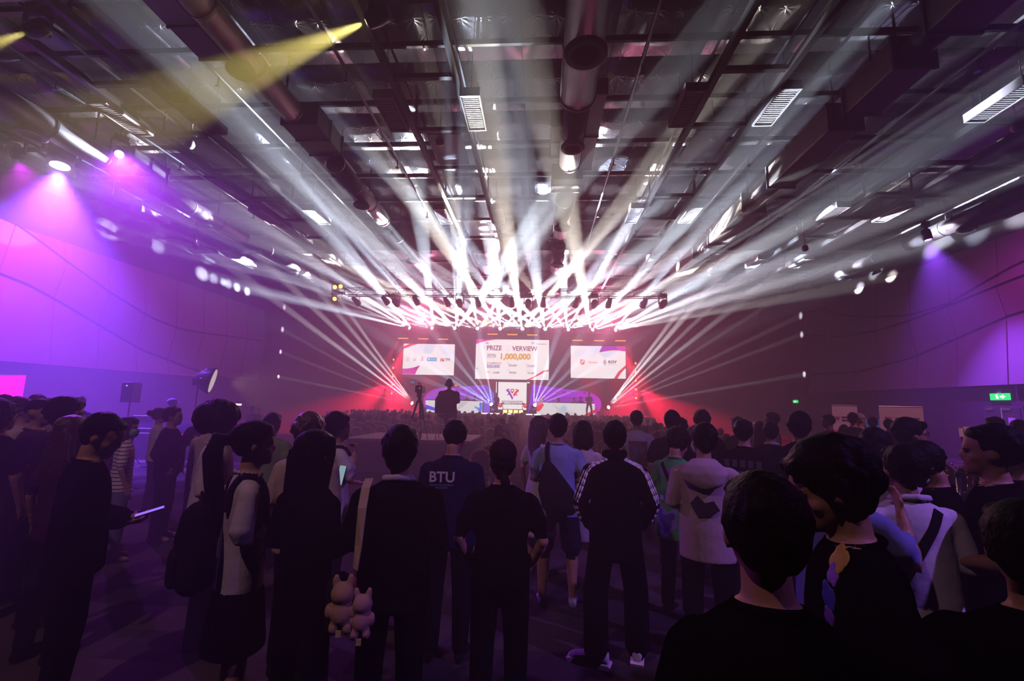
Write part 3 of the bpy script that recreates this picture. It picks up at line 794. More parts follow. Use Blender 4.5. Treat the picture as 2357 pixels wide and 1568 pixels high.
LENSW = emit('lens_white', (.92, .96, 1.0), 30)
LENSA = emit('lens_amber', (1.0, .45, .04), 9)
LENSO = emit('lens_orange', (1.0, .38, .02), 4.5)
LENSR = emit('lens_red', (1.0, .04, .05), 4)
LENSD = mat('lens_dark', (.03, .03, .05), .1)

BR = random.Random(11)
BEAMCS = [(.74, .85, 1.0), (.82, .90, 1.0), (1.0, .93, .80), (.90, .88, 1.0), (.70, .80, 1.0)]
EB = 740000
ORD = ['first', 'second', 'third', 'fourth', 'fifth', 'sixth', 'seventh', 'eighth', 'ninth', 'tenth']
for i, X in enumerate((-9.63, -7.94, -6.26, -4.59, -2.93, -1.32, .32, 1.98, 3.72, 5.36)):
    p = Vector((X, 33.0, 7.32)); m_ = -.92 + 1.90 * i / 9
    moving_head(p, (m_ * .8, -1, .2), 'white beam light in the row above the screens, %s from the left' % ORD[i], LENSW, group='white beam lights above the screens')
    for k in range(8):
        a = m_ + (k - 3.5) * .262 + BR.uniform(-.05, .05)
        c = .105 + .02 * abs(a) + BR.uniform(0, 1) ** 1.6 * .16
        dd = Vector((a, -1, c)).normalized()
        reach = ((XR - X) if a > 0 else (X - XL)) / max(abs(a), .01)
        dd = Vector((a, -1, max(c, 1.5 / reach))).normalized()      # outer beams end above the wall panels
        spot(p + dd * .27, dd, EB * (.8 if abs(a) < .8 else 1.0) * BR.uniform(.5, 1.25), rad(BR.uniform(1.2, 2.2)), BR.choice(BEAMCS), .4 if abs(a) < .8 else 1.0, .04)
for X, s_, lab in ((-9.09, -1, 'white beam light on the stage floor left of the left desk'), (4.78, 1, 'white beam light on the stage floor right of the right desk')):
    p = Vector((X, 32.75, 1.72))
    moving_head(p, (s_ * .7, -1, .35), lab, LENSW, True)
    for k in range(8):
        c = .26 + .17 * k + BR.uniform(-.05, .05)
        dd = Vector((s_ * (1.25 - .05 * k), -1 if k > 3 else -.06, c)).normalized()
        spot(p + dd * .27, dd, EB * (1.2 if k > 3 else .75) * BR.uniform(.7, 1.2), rad(BR.uniform(.9, 1.5)), (1, .93, .97), .4 if k > 3 else 1.0, .04)
for X, s_, lab in ((-3.33, -1, 'blue-white beam light at the left foot of the centre screen'), (-.40, 1, 'blue-white beam light at the right foot of the centre screen')):
    p = Vector((X, 32.75, 1.72))
    moving_head(p, (s_ * .5, -.8, .5), lab, LENSW, True)
    for k in range(6):
        dd = Vector((s_ * (.03 + .16 * k), -1, .62 - .05 * k + BR.uniform(-.05, .05))).normalized()
        spot(p + dd * .27, dd, EB * .13 * BR.uniform(.6, 1.2), rad(BR.uniform(1.2, 2.0)), (.60, .76, 1.0), .35, .04)

# amber heads in front of the beam row
for k, (px_, py_) in enumerate(((920, 735), (975, 738), (1022, 733), (1120, 740), (1178, 735), (1285, 735), (1330, 735), (1388, 738), (1440, 738))):
    p = at(px_, py_, 32.9)
    moving_head(p, (.1 * (k - 4), -1, -.25), 'amber glowing stage light just above the beam row, %s from the left' % ORD[k], LENSA, group='amber lights above the beam row', scale=.8)

# red light bars above the screens
BAR = emit('bar_orange', (1.0, .28, .01), 3.0)
for k, (x, z) in enumerate(((-10.97, 6.93), (-9.32, 6.91), (-7.72, 6.9), (-3.76, 7.36), (-2.18, 7.34), (-.61, 7.33), (2.94, 6.94), (4.61, 6.94), (6.27, 6.95))):
    side = ('left screen', 'main screen', 'right screen')[k // 3]
    t = thing('led_light_bar', 'glowing orange light bar above the %s, %s' % (side, ('leftmost of three', 'middle of three', 'rightmost of three')[k % 3]), 'stage light', (x, 35.36, z), 0, 'orange light bars over the screens')
    MB().box((-.42, -.05, -.05), (.42, .06, .05)).build('bar_housing', BLACKP, t)
    MB().box((-.40, -.065, -.06), (.40, -.02, .005)).build('led_strip', BAR, t)
    for q in (-.285, .285): MB().box((q - .015, -.02, .05), (q + .015, .02, 7.62 - z)).build('bracket', BLACKP, t)
    for q in (-.25, .25):
        spot((x + q, 35.25, z - .12), ((x + 2.2) * .055 + q * .1, -.12, -1), 34000, rad(8.5), (1.0, .012, .04), .25, .12, 'red_bar_light')
spot((-10.2, 34.6, 6.5), (-.32, -.25, -1), 90000, rad(15), (1.0, .01, .05), .3, .1, 'red_bar_light')
spot((6.0, 34.6, 6.5), (.34, -.25, -1), 90000, rad(15), (1.0, .01, .05), .3, .1, 'red_bar_light')

# side towers with five small lamps each
for X, s_, lab in ((-11.2, -1, 'left'), (7.1, 1, 'right')):
    t = thing('lamp_tower', 'slim dark lamp tower at the %s edge of the stage' % lab, 'truss', (X, 34.3, SZ))
    for dx in (-.12, .12): MB().box((dx - .02, -.02, 0), (dx + .02, .02, 5.2)).build('upright', BLACKM, t)
    for k in range(8): MB().box((-.12, -.015, .3 + .62 * k), (.12, .015, .34 + .62 * k)).build('rung', BLACKM, t)
    MB().box((-.4, -.4, 0), (.4, .4, .03)).build('base_plate', BLACKM, t)
    for k in range(5):
        z = 5.08 - .645 * k
        moving_head((X, 34.22, z), (s_ * .35, -1, -.15), 'small yellow-orange lamp on the %s tower, %s from the top' % (lab, ORD[k]), LENSO, group='lamps on the stage towers', scale=.62)
    spot((X + s_ * .1, 33.8, 3.8), (-s_ * .30, -.5, -.5), 20000, rad(20), (1, .015, .08), .5, .1, 'red_tower_light')
    spot((X + s_ * .1, 33.7, 3.2), (s_ * .35, -.7, -.45), 20000, rad(20), (1, .015, .06), .5, .1, 'red_tower_light')

# blinders at the stage centre front
t = thing('blinder_bar', 'row of four glowing yellow-white lamp cells on the stage edge', 'stage light', (-1.82, 32.1, SZ + .18))
MB().box((-.75, .0, -.15), (.75, .14, .17)).build('housing', BLACKP, t)
for k in range(4):
    x = -.56 + .373 * k
    c_ = MB().box((x - .155, -.02, -.10), (x + .155, .0, .13)).build('cell', emit('blinder_yellow', (1.0, .62, .03), 2.6), t)
    MB().box((x - .11, -.03, -.05), (x + .11, -.02, .08)).build('cell_core', emit('blinder_core', (1.0, .92, .6), 4.5), c_)
for x, lab in ((-2.75, 'red glowing moving light left of the yellow lamp cells'), (-.98, 'red glowing moving light right of the yellow lamp cells')):
    moving_head((x, 32.15, SZ + .62), (.0, -1, .1), lab, LENSR, True, scale=.9)

# fixtures under the front truss, seen from behind, aimed at the stage
def profile_spot(p, aim, label, lens=None, lit=False):
    t = thing('profile_spot', label, 'stage light', p, 0, 'lamps under the front truss')
    b_ = lathe([(.05, -.34), (.12, -.32), (.13, -.16), (.17, .02), (.19, .26), (.17, .26)], 14, 'y').build('lamp_body', BLACKP, t, True)
    b_.matrix_local = dirmat(aim)
    lathe([(.165, .255), (.165, .262), (.05, .265)], 14, 'y').build('lens', lens or LENSD, b_, True)
    MB().box((-.21, -.02, -.02), (-.19, .02, .28)).box((.19, -.02, -.02), (.21, .02, .28)).box((-.21, -.02, .26), (.21, .02, .28)).box((-.03, -.03, .28), (.03, .03, .42)).build('yoke', BLACKM, t)
    return t
FX = [(-10.98, 7.75, 0), (-9.2, 7.82, 0), (-8.54, 7.72, 1), (-7.35, 7.82, 0), (-5.51, 7.75, 0), (-4.74, 7.72, 1), (-3.67, 7.75, 0), (-1.68, 7.75, 0), (-.71, 7.72, 1), (.16, 7.75, 0), (2.05, 7.75, 0), (3.09, 7.72, 1), (3.94, 7.75, 0), (5.93, 7.75, 0), (6.99, 7.75, 1)]
for k, (x, z, kind) in enumerate(FX):
    lab = 'number words'
    pos = 'leftmost lamp under the front truss' if k == 0 else 'rightmost lamp under the front truss' if k == 14 else 'dark lamp under the front truss, %s from the left' % (ORD + ['eleventh', 'twelfth', 'thirteenth', 'fourteenth'])[k]
    if kind: moving_head((x, 25.79, z - .05), ((x + 2) * -.03, 1, -.5), pos + ', boxy moving head', LENSD, group='lamps under the front truss', scale=1.15)
    else: profile_spot((x, 25.79, z), ((-2 - x) * .05 + BR.uniform(-.2, .2), 1, -.75), pos + ', tapered spotlight')
for x, z, lab in ((-12.05, 8.72, 'orange glowing lamp on top at the left end of the front truss'), (-12.4, 8.68, 'outermost orange glowing lamp at the left end of the front truss'), (-12.36, 7.95, 'orange lit lamp hanging below the left end of the front truss')):
    moving_head((x, 26, z), (.2, -1, -.3), lab, LENSA, z > 8.2, scale=1.0)
MB_ = MB().box((-12.6, 25.9, 8.2), (-11.7, 26.1, 8.3)).build('truss_outrigger', STEEL); tag(MB_, 'short outrigger bar at the left end of the front truss', 'truss')
for x, c_, e_ in ((-7.4, (1, .35, .6), 1500), (-1.7, (1, .4, .7), 1500), (3.9, (1, .3, .55), 1500)):
    spot((x, 26.3, 7.5), (0, 1, -.62), e_, rad(22), c_, .6, .1, 'stage_wash_light')

# added wide pink floods, put on the back truss to colour the haze over the audience
for k, (x, c_, e_) in enumerate(((-8.8, (1.0, .20, .40), 2500), (-3.8, (1.0, .28, .50), 1000), (1.1, (1.0, .28, .50), 1000), (4.6, (1.0, .20, .40), 2500))):
    t = thing('added_flood_lamp', 'small added flood lamp on the back truss, %s' % ('leftmost', 'left of the middle', 'right of the middle', 'rightmost')[k], 'stage light', (x, 33.0, 8.45), 0, 'added flood lamps on the back truss')
    MB().box((-.2, -.1, -.14), (.2, .12, .14)).build('flood_body', BLACKP, t); MB().box((-.17, -.115, -.11), (.17, -.1, .11)).build('flood_lens', emit('lens_pink', (1, .3, .5), 3), t)
    MB().box((-.03, -.02, -.3), (.03, .02, -.14)).build('bracket', BLACKM, t)
    spot((x, 32.75, 8.4), (x * .02, -1, -.34), e_, rad(60), c_, .7, .1, 'added_flood_light')

# wash lamps under the ceiling, some of them added, and the two warm profile spots
for k, (p, d_, e_, h_, c_) in enumerate(WASHES):
    lab = ['very bright violet wash lamp glaring under the ceiling on the left', 'violet wash lamp at the left edge beside the brighter one', 'violet wash lamp under the ceiling above the right wall', 'violet wash lamp under the ceiling at the near right', 'violet wash lamp above the crowd behind the camera', 'added pinkish fill lamp high up behind the camera', 'added violet lamp aimed at the left foreground crowd', 'added pinkish lamp aimed at the roll-up banners'][k]
    lamp_ = moving_head(Vector(p), Vector(d_), lab, emit('lens_violet', (.8, .6, 1.0), 120) if k < 2 else emit('lens_violet_dim', (.6, .25, 1.0), 8), scale=2.0 if k == 0 else 1.0)
    MB().tube((0, 0, .55), (0, 0, ZC - p[2]), .025, n=6).build('hanging_pole', BLACKM, lamp_)
for p, d_, lab, e_ in (((-3.34, 7.85, 9.45), (-1.0, .10, -.33), 'warm yellow-white spotlight on the central catwalk rail, top of the picture', 60000),
                       ((-10.6, 7.85, 9.45), (-1.0, .05, -.28), 'warm yellow-white spotlight on the second catwalk, upper left corner', 30000)):
    moving_head(p, d_, lab, emit('lens_warm', (1.0, .85, .45), 26))
    dd = Vector(d_).normalized()
    spot(Vector(p) + dd * .3, dd, e_, rad(9.5), (1.0, .82, .22), .5, .05, 'warm_spot_light')

# ------------------------------------------------------------------ people
class Parts:
    def __init__(s): s.v = []; s.f = []; s.m = []
    def add(s, vs_, fs, m):
        n = len(s.v); s.v += [tuple(p) for p in vs_]; s.f += [tuple(i + n for i in q) for q in fs]; s.m += [m] * len(vs_)
    def loft(s, rings, m, n=14):
        """rings: (centre, u axis vector, v axis vector)"""
        vs_ = []; fs = []
        for c, u, v in rings:
            c = Vector(c); u = Vector(u); v = Vector(v)
            for i in range(n):
                t = 2 * PI * i / n
                vs_.append(c + u * math.cos(t) + v * math.sin(t))
        for k in range(len(rings) - 1):
            fs += [(k * n + i, k * n + (i + 1) % n, (k + 1) * n + (i + 1) % n, (k + 1) * n + i) for i in range(n)]
        a = len(vs_); vs_.append(Vector(rings[0][0])); vs_.append(Vector(rings[-1][0]))
        fs += [(a, (i + 1) % n, i) for i in range(n)]
        o = (len(rings) - 1) * n
        fs += [(a + 1, o + i, o + (i + 1) % n) for i in range(n)]
        s.add(vs_, fs, m)
    def torso(s, rows, m, n=18, M=None):
        """rows: (z, half width, half depth, y offset, x offset)"""
        R = []
        for r in rows:
            z, a, b = r[:3]; y = r[3] if len(r) > 3 else 0; x = r[4] if len(r) > 4 else 0
            R.append(((x, y, z), (a, 0, 0), (0, b, 0)))
        # refine
        out = []
        for p, q in zip(R[:-1], R[1:]):
            k = max(1, int(abs(q[0][2] - p[0][2]) / .045))
            for i in range(k):
                t = i / k
                out.append(tuple(tuple(Vector(p[j]).lerp(Vector(q[j]), t)) for j in range(3)))
        out.append(R[-1])
        if M is not None:
            L3 = M.to_3x3()
            out = [(M @ Vector(c), L3 @ Vector(u), L3 @ Vector(v)) for c, u, v in out]
        s.loft(out, m, n)
    def tube(s, pts, rs, m, n=12, step=.045, flat=1.0):
        pts = [Vector(p) for p in pts]
        P_, R_ = [], []
        for i in range(len(pts) - 1):
            k = max(1, int((pts[i + 1] - pts[i]).length / step))
            for j in range(k):
                t = j / k
                P_.append(pts[i].lerp(pts[i + 1], t)); R_.append(rs[i] + (rs[i + 1] - rs[i]) * t)
        P_.append(pts[-1]); R_.append(rs[-1])
        d0 = (P_[1] - P_[0]).normalized(); d1 = (P_[-1] - P_[-2]).normalized()
        P_ = [P_[0] - d0 * R_[0] * .6] + P_ + [P_[-1] + d1 * R_[-1] * .6]; R_ = [R_[0] * .6] + R_ + [R_[-1] * .6]
        u = d0.orthogonal().normalized(); rings = []
        for i, p in enumerate(P_):
            t = (P_[min(i + 1, len(P_) - 1)] - P_[max(i - 1, 0)]).normalized()
            u = (u - t * u.dot(t)).normalized(); v = t.cross(u)
            rings.append((p, u * R_[i], v * R_[i] * flat))
        s.loft(rings, m, n)
    def ell(s, c, r, m, M=None, nu=14, nv=9):
        b = MB().ell((0, 0, 0), r, nu, nv)
        T = Matrix.Translation(c) @ (M.to_4x4() if M is not None else Matrix.Identity(4))
        s.add([T @ Vector(p) for p in b.v], b.f, m)
    def box(s, a, b_, m, M=None):
        b = MB().box(a, b_)
        s.add([(M @ Vector(p)) if M is not None else p for p in b.v], b.f, m)

TMP = None
def remesh(parts, voxel, mats, smooth=3, name='body', wob=0.0, seed=0, hem=None, neck=None):
    me = bpy.data.meshes.new('src')
    me.from_pydata(parts.v, [], parts.f)
    ob = bpy.data.objects.new('src', me); COL.objects.link(ob)
    md = ob.modifiers.new('r', 'REMESH'); md.mode = 'VOXEL'; md.voxel_size = voxel; md.use_smooth_shade = True
    if smooth:
        ms = ob.modifiers.new('s', 'SMOOTH'); ms.factor = .5; ms.iterations = smooth
    dg = bpy.context.evaluated_depsgraph_get(); dg.update()
    out = bpy.data.meshes.new_from_object(ob.evaluated_get(dg))
    bpy.data.objects.remove(ob); bpy.data.meshes.remove(me)
    out.name = name
    out.materials.clear()
    for m in mats: out.materials.append(m)
    if len(mats) > 1:
        kd = kdtree.KDTree(len(parts.v))
        for i, p in enumerate(parts.v): kd.insert(p, i)
        kd.balance()
        pm = parts.m; idx = []
        for p in out.polygons:
            ce = p.center
            _, i0, d0 = kd.find(ce); best = pm[i0]
            if best == 0 or best == 4:              # cloth lies over what it covers
                near = kd.find_n(ce, 9)
                ids = {pm[i] for _, i, d_ in near if d_ < d0 + (.022 if best == 4 else .011)}
                if 3 in ids: best = 3
                elif 4 in ids: best = 4
            if hem and best in (3, 4) and abs(ce.z - hem) < .07 and abs(ce.x) < .215: best = 3 if ce.z > hem else 4
            if neck and best in (0, 3) and abs(ce.x) < .10 and abs(ce.y) < .10 and 1.41 < ce.z < 1.50: best = 3 if ce.z < neck - .18 * ce.y else 0
            idx.append(best)
        out.polygons.foreach_set('material_index', idx)
    if wob:
        n = len(out.vertices); co = np.empty(n * 3); out.vertices.foreach_get('co', co); co = co.reshape(-1, 3)
        nm = np.empty(n * 3); out.vertices.foreach_get('normal', nm); nm = nm.reshape(-1, 3)
        r = np.random.RandomState(seed)
        f = np.zeros(n)
        for k in range(7):
            q = r.normal(size=3) * np.array([1, 1, .6]) * (9 + 5 * k); f += np.sin(co @ q + r.uniform(0, 6)) / (1 + .5 * k)
        co += nm * (f * wob)[:, None]
        out.vertices.foreach_set('co', co.ravel())
    out.polygons.foreach_set('use_smooth', [True] * len(out.polygons))
    return out

# head rings from chin (z=0) to crown, face towards +y
HEAD_ROWS = [(0, .022, .026, .062), (.012, .034, .042, .052), (.035, .048, .060, .036), (.065, .060, .080, .014), (.10, .068, .092, .002), (.14, .073, .098, -.004),
             (.175, .068, .090, -.008), (.20, .054, .072, -.011), (.216, .034, .046, -.012), (.225, .012, .016, -.012)]
def add_head(P, M, skin=0, lip=1, eye=2):
    P.torso(HEAD_ROWS, skin, 16, M)
    L = M.to_3x3()
    at_ = lambda x, y, z: M @ Vector((x, y, z))
    P.ell(at_(0, .093, .088), (.012, .018, .022), skin, L)      # nose
    P.ell(at_(0, .098, .078), (.016, .012, .010), skin, L)
    P.ell(at_(0, .082, .128), (.050, .014, .012), skin, L)      # brow
    for s_ in (-1, 1):
        P.ell(at_(s_ * .074, -.006, .098), (.010, .022, .034), skin, L)   # ear
        P.ell(at_(s_ * .031, .083, .112), (.013, .008, .007), eye, L)     # eye
        P.ell(at_(s_ * .042, .060, .078), (.020, .020, .020), skin, L)    # cheek
    P.ell(at_(0, .084, .046), (.024, .009, .009), lip, L)       # mouth

def add_hand(P, w_, d, palm_n, side, curl=.5, m=0):
    """palm and five fingers; d forearm direction, palm_n palm normal, side +1 right hand"""
    w_ = Vector(w_); d = Vector(d).normalized(); nrm = Vector(palm_n); nrm = (nrm - d * nrm.dot(d)).normalized(); sx = d.cross(nrm) * side
    P.loft([(w_ + d * k, sx * a, nrm * b) for k, a, b in ((-.01, .026, .020), (.02, .032, .018), (.055, .040, .016), (.09, .040, .014), (.098, .030, .008))], m, 10)
    for off, ln, rr in ((-.030, .062, .0075), (-.010, .078, .0085), (.011, .082, .0085), (.031, .072, .0085)):
        b = w_ + d * .088 + sx * off
        k1 = (d * math.cos(curl) + nrm * math.sin(curl)); k2 = (d * math.cos(curl * 2.2) + nrm * math.sin(curl * 2.2))
        P.tube([b, b + k1 * ln * .5, b + k1 * ln * .5 + k2 * ln * .5], [rr * 1.1, rr, rr * .8], m, 8, .02)
    b = w_ + d * .03 + sx * .034
    t1 = (d * .6 + sx * .75 + nrm * .25).normalized()
    P.tube([b, b + t1 * .035, b + t1 * .035 + (d * .85 + sx * .2 + nrm * .4).normalized() * .032], [.012, .0105, .009], m, 8, .02)

HAIR_CACHE = {}
def hair_mesh(style, seed=0, brown=False):
    key = (style, seed, brown)
    if key in HAIR_CACHE: return HAIR_CACHE[key]
    r = random.Random(hash(style) % 1000 if False else sum(map(ord, style)) + seed * 31)
    P = Parts()
    def clumps(n, lo, big=.014, out=.97, C=(0, -.028, .138), R=(.087, .104, .100), face=.145):
        for _ in range(n):
            th = r.uniform(0, 2 * PI); ph = r.uniform(-.75, 1.45)
            d_ = Vector((math.cos(th) * math.cos(ph), math.sin(th) * math.cos(ph), math.sin(ph)))
            c = Vector((C[0] + d_.x * R[0] * out, C[1] + d_.y * R[1] * out, C[2] + d_.z * R[2] * out))
            if c.z < lo or (c.y > .02 and c.z < face): continue
            M = d_.to_track_quat('Z', 'Y').to_matrix() @ Matrix.Rotation(r.uniform(-.5, .5), 3, 'Z')
            P.ell(c, (big * r.uniform(.5, .8), big * r.uniform(1.2, 2.2), big * r.uniform(.5, .9)), 0, M, 8, 6)
    base = [(.118, .060, .080, -.030), (.150, .084, .108, -.012), (.178, .082, .106, -.012), (.205, .070, .090, -.012), (.226, .048, .062, -.012), (.238, .016, .022, -.012)]
    back = lambda z0, a=.074, b=.05: P.torso([(z0, a * .62, b * .45, -.050), (z0 + .025, a * .85, b * .9, -.052), (.10, a * 1.06, b * 1.2, -.048), (.18, a, b, -.03)], 0)
    if style in ('short', 'tousled', 'curly', 'undercut', 'middle'):
        big = {'short': 1.0, 'tousled': 1.07, 'curly': 1.10, 'undercut': 1.0, 'middle': 1.05}[style]
        P.ell((0, -.026, .140 + .004 * (big > 1)), (.086 * big, .103 * big, .099 * big), 0, None, 20, 14)
        back({'short': .040, 'tousled': .022, 'curly': .030, 'undercut': .085, 'middle': .018}[style])
        P.ell((0, .044, .186), (.070, .036, .036), 0)
        for s_ in (-1, 1): P.ell((s_ * .066, -.014, .118 if style != 'undercut' else .15), (.016, .046, .038), 0)
        n, cb = {'short': (60, .010), 'tousled': (110, .017), 'curly': (170, .020), 'undercut': (60, .012), 'middle': (80, .013)}[style]
        clumps(n, .045 if style != 'undercut' else .13, cb, .98 * big)
        if style in ('tousled', 'middle', 'curly'):
            for _ in range(16): P.ell((r.uniform(-.06, .06), r.uniform(.052, .078), r.uniform(.150, .195)), (.014, .014, .026), 0, Euler((r.uniform(-.4, .1), r.uniform(-.4, .4), 0)).to_matrix(), 8, 6)
    elif style == 'buzz':
        P.torso([(.10, .050, .060, -.040), (.135, .076, .100, -.010), (.175, .0725, .0945, -.010), (.205, .057, .075, -.012), (.222, .036, .048, -.012), (.230, .012, .016, -.012)], 0)
    elif style == 'afro':
        P.ell((0, -.03, .15), (.128, .14, .118), 0)
        clumps(260, .03, .026, 1.0, (0, -.03, .15), (.128, .14, .118), .17)
    elif style in ('long', 'longer', 'bob', 'straight'):
        P.torso(base, 0)
        z0 = {'long': -.22, 'longer': -.36, 'bob': -.035, 'straight': -.30}[style]
        wd = .105 if style == 'bob' else .092
        P.torso([(z0, wd * .9, .030, -.060), (z0 + .04, wd, .042, -.060), (min(-.02, z0 + .12), wd * 1.0, .050, -.058), (.06, wd * .98, .062, -.050), (.15, .088, .080, -.030)], 0)
        for s_ in (-1, 1):
            P.tube([(s_ * .066, .045, .185), (s_ * .082, .030, .12), (s_ * .084, .012, .04), (s_ * .078, .0, max(z0 + .05, -.12))], [.022, .024, .024, .016], 0)
        for _ in range(46):
            x = r.uniform(-.9, .9) * wd
            za = r.uniform(-.0, .14)
            P.tube([(x * .9, -.085 - .02 * math.cos(x * 12), za), (x, -.098, (za + z0) / 2), (x * 1.02, -.085, z0 + r.uniform(-.02, .05))], [.010, .012, .006], 0, 6, .06)
        P.ell((0, .066, .185), (.062, .026, .030), 0)
    elif style in ('ponytail', 'lowtail'):
        P.torso(base, 0); back(.05)
        for s_ in (-1, 1): P.ell((s_ * .070, -.012, .120), (.012, .055, .050), 0)
        zt = .13 if style == 'ponytail' else .06
        P.tube([(0, -.10, zt), (0, -.165, zt + .015), (0, -.185, zt - .07), (0, -.165, zt - .22), (.0, -.14, zt - .40), (0, -.13, zt - .50)], [.026, .042, .048, .048, .036, .010], 0)
        for _ in range(22):
            x = r.uniform(-.03, .03)
            P.tube([(x * .6, -.165, zt), (x * 1.4, -.19 + abs(x), zt - .15), (x * 1.3, -.14 - r.uniform(0, .03), zt - r.uniform(.40, .55))], [.010, .012, .004], 0, 6, .06)
        P.ell((0, .06, .19), (.06, .03, .028), 0)
    elif style == 'bun':
        P.torso(base, 0); back(.04)
        for s_ in (-1, 1): P.ell((s_ * .070, -.012, .120), (.012, .055, .050), 0)
        P.ell((0, -.14, .15), (.05, .045, .05), 0); clumps(40, .06, .010)
    elif style == 'tied':                 # under a cap: short tail at the nape
        back(.03); P.tube([(0, -.085, .05), (.02, -.11, .0), (.03, -.10, -.10)], [.024, .030, .008], 0)
        for s_ in (-1, 1): P.ell((s_ * .070, -.012, .105), (.012, .050, .045), 0)
    me = remesh(P, .0085, [HAIRB if brown else HAIRM], 2, 'hair', .0012, seed)
    HAIR_CACHE[key] = me
    return me

CAP_ME = {}
def cap_mesh(col):
    if col in CAP_ME: return CAP_ME[col]
    P = Parts()
    P.torso([(.125, .080, .104, -.012), (.150, .087, .112, -.012), (.185, .084, .106, -.014), (.215, .068, .086, -.014), (.238, .040, .05, -.014), (.246, .01, .012, -.014)], 0, 20)
    P.loft([((0, .07, .142), (.075, 0, 0), (0, .03, .004)), ((0, .12, .138), (.066, 0, 0), (0, .045, .003)), ((0, .14, .132), (.05, 0, 0), (0, .045, .003))], 0)
    P.ell((0, -.014, .248), (.010, .010, .006), 0)
    me = remesh(P, .008, [fabric(col)], 2, 'cap'); CAP_ME[col] = me
    return me

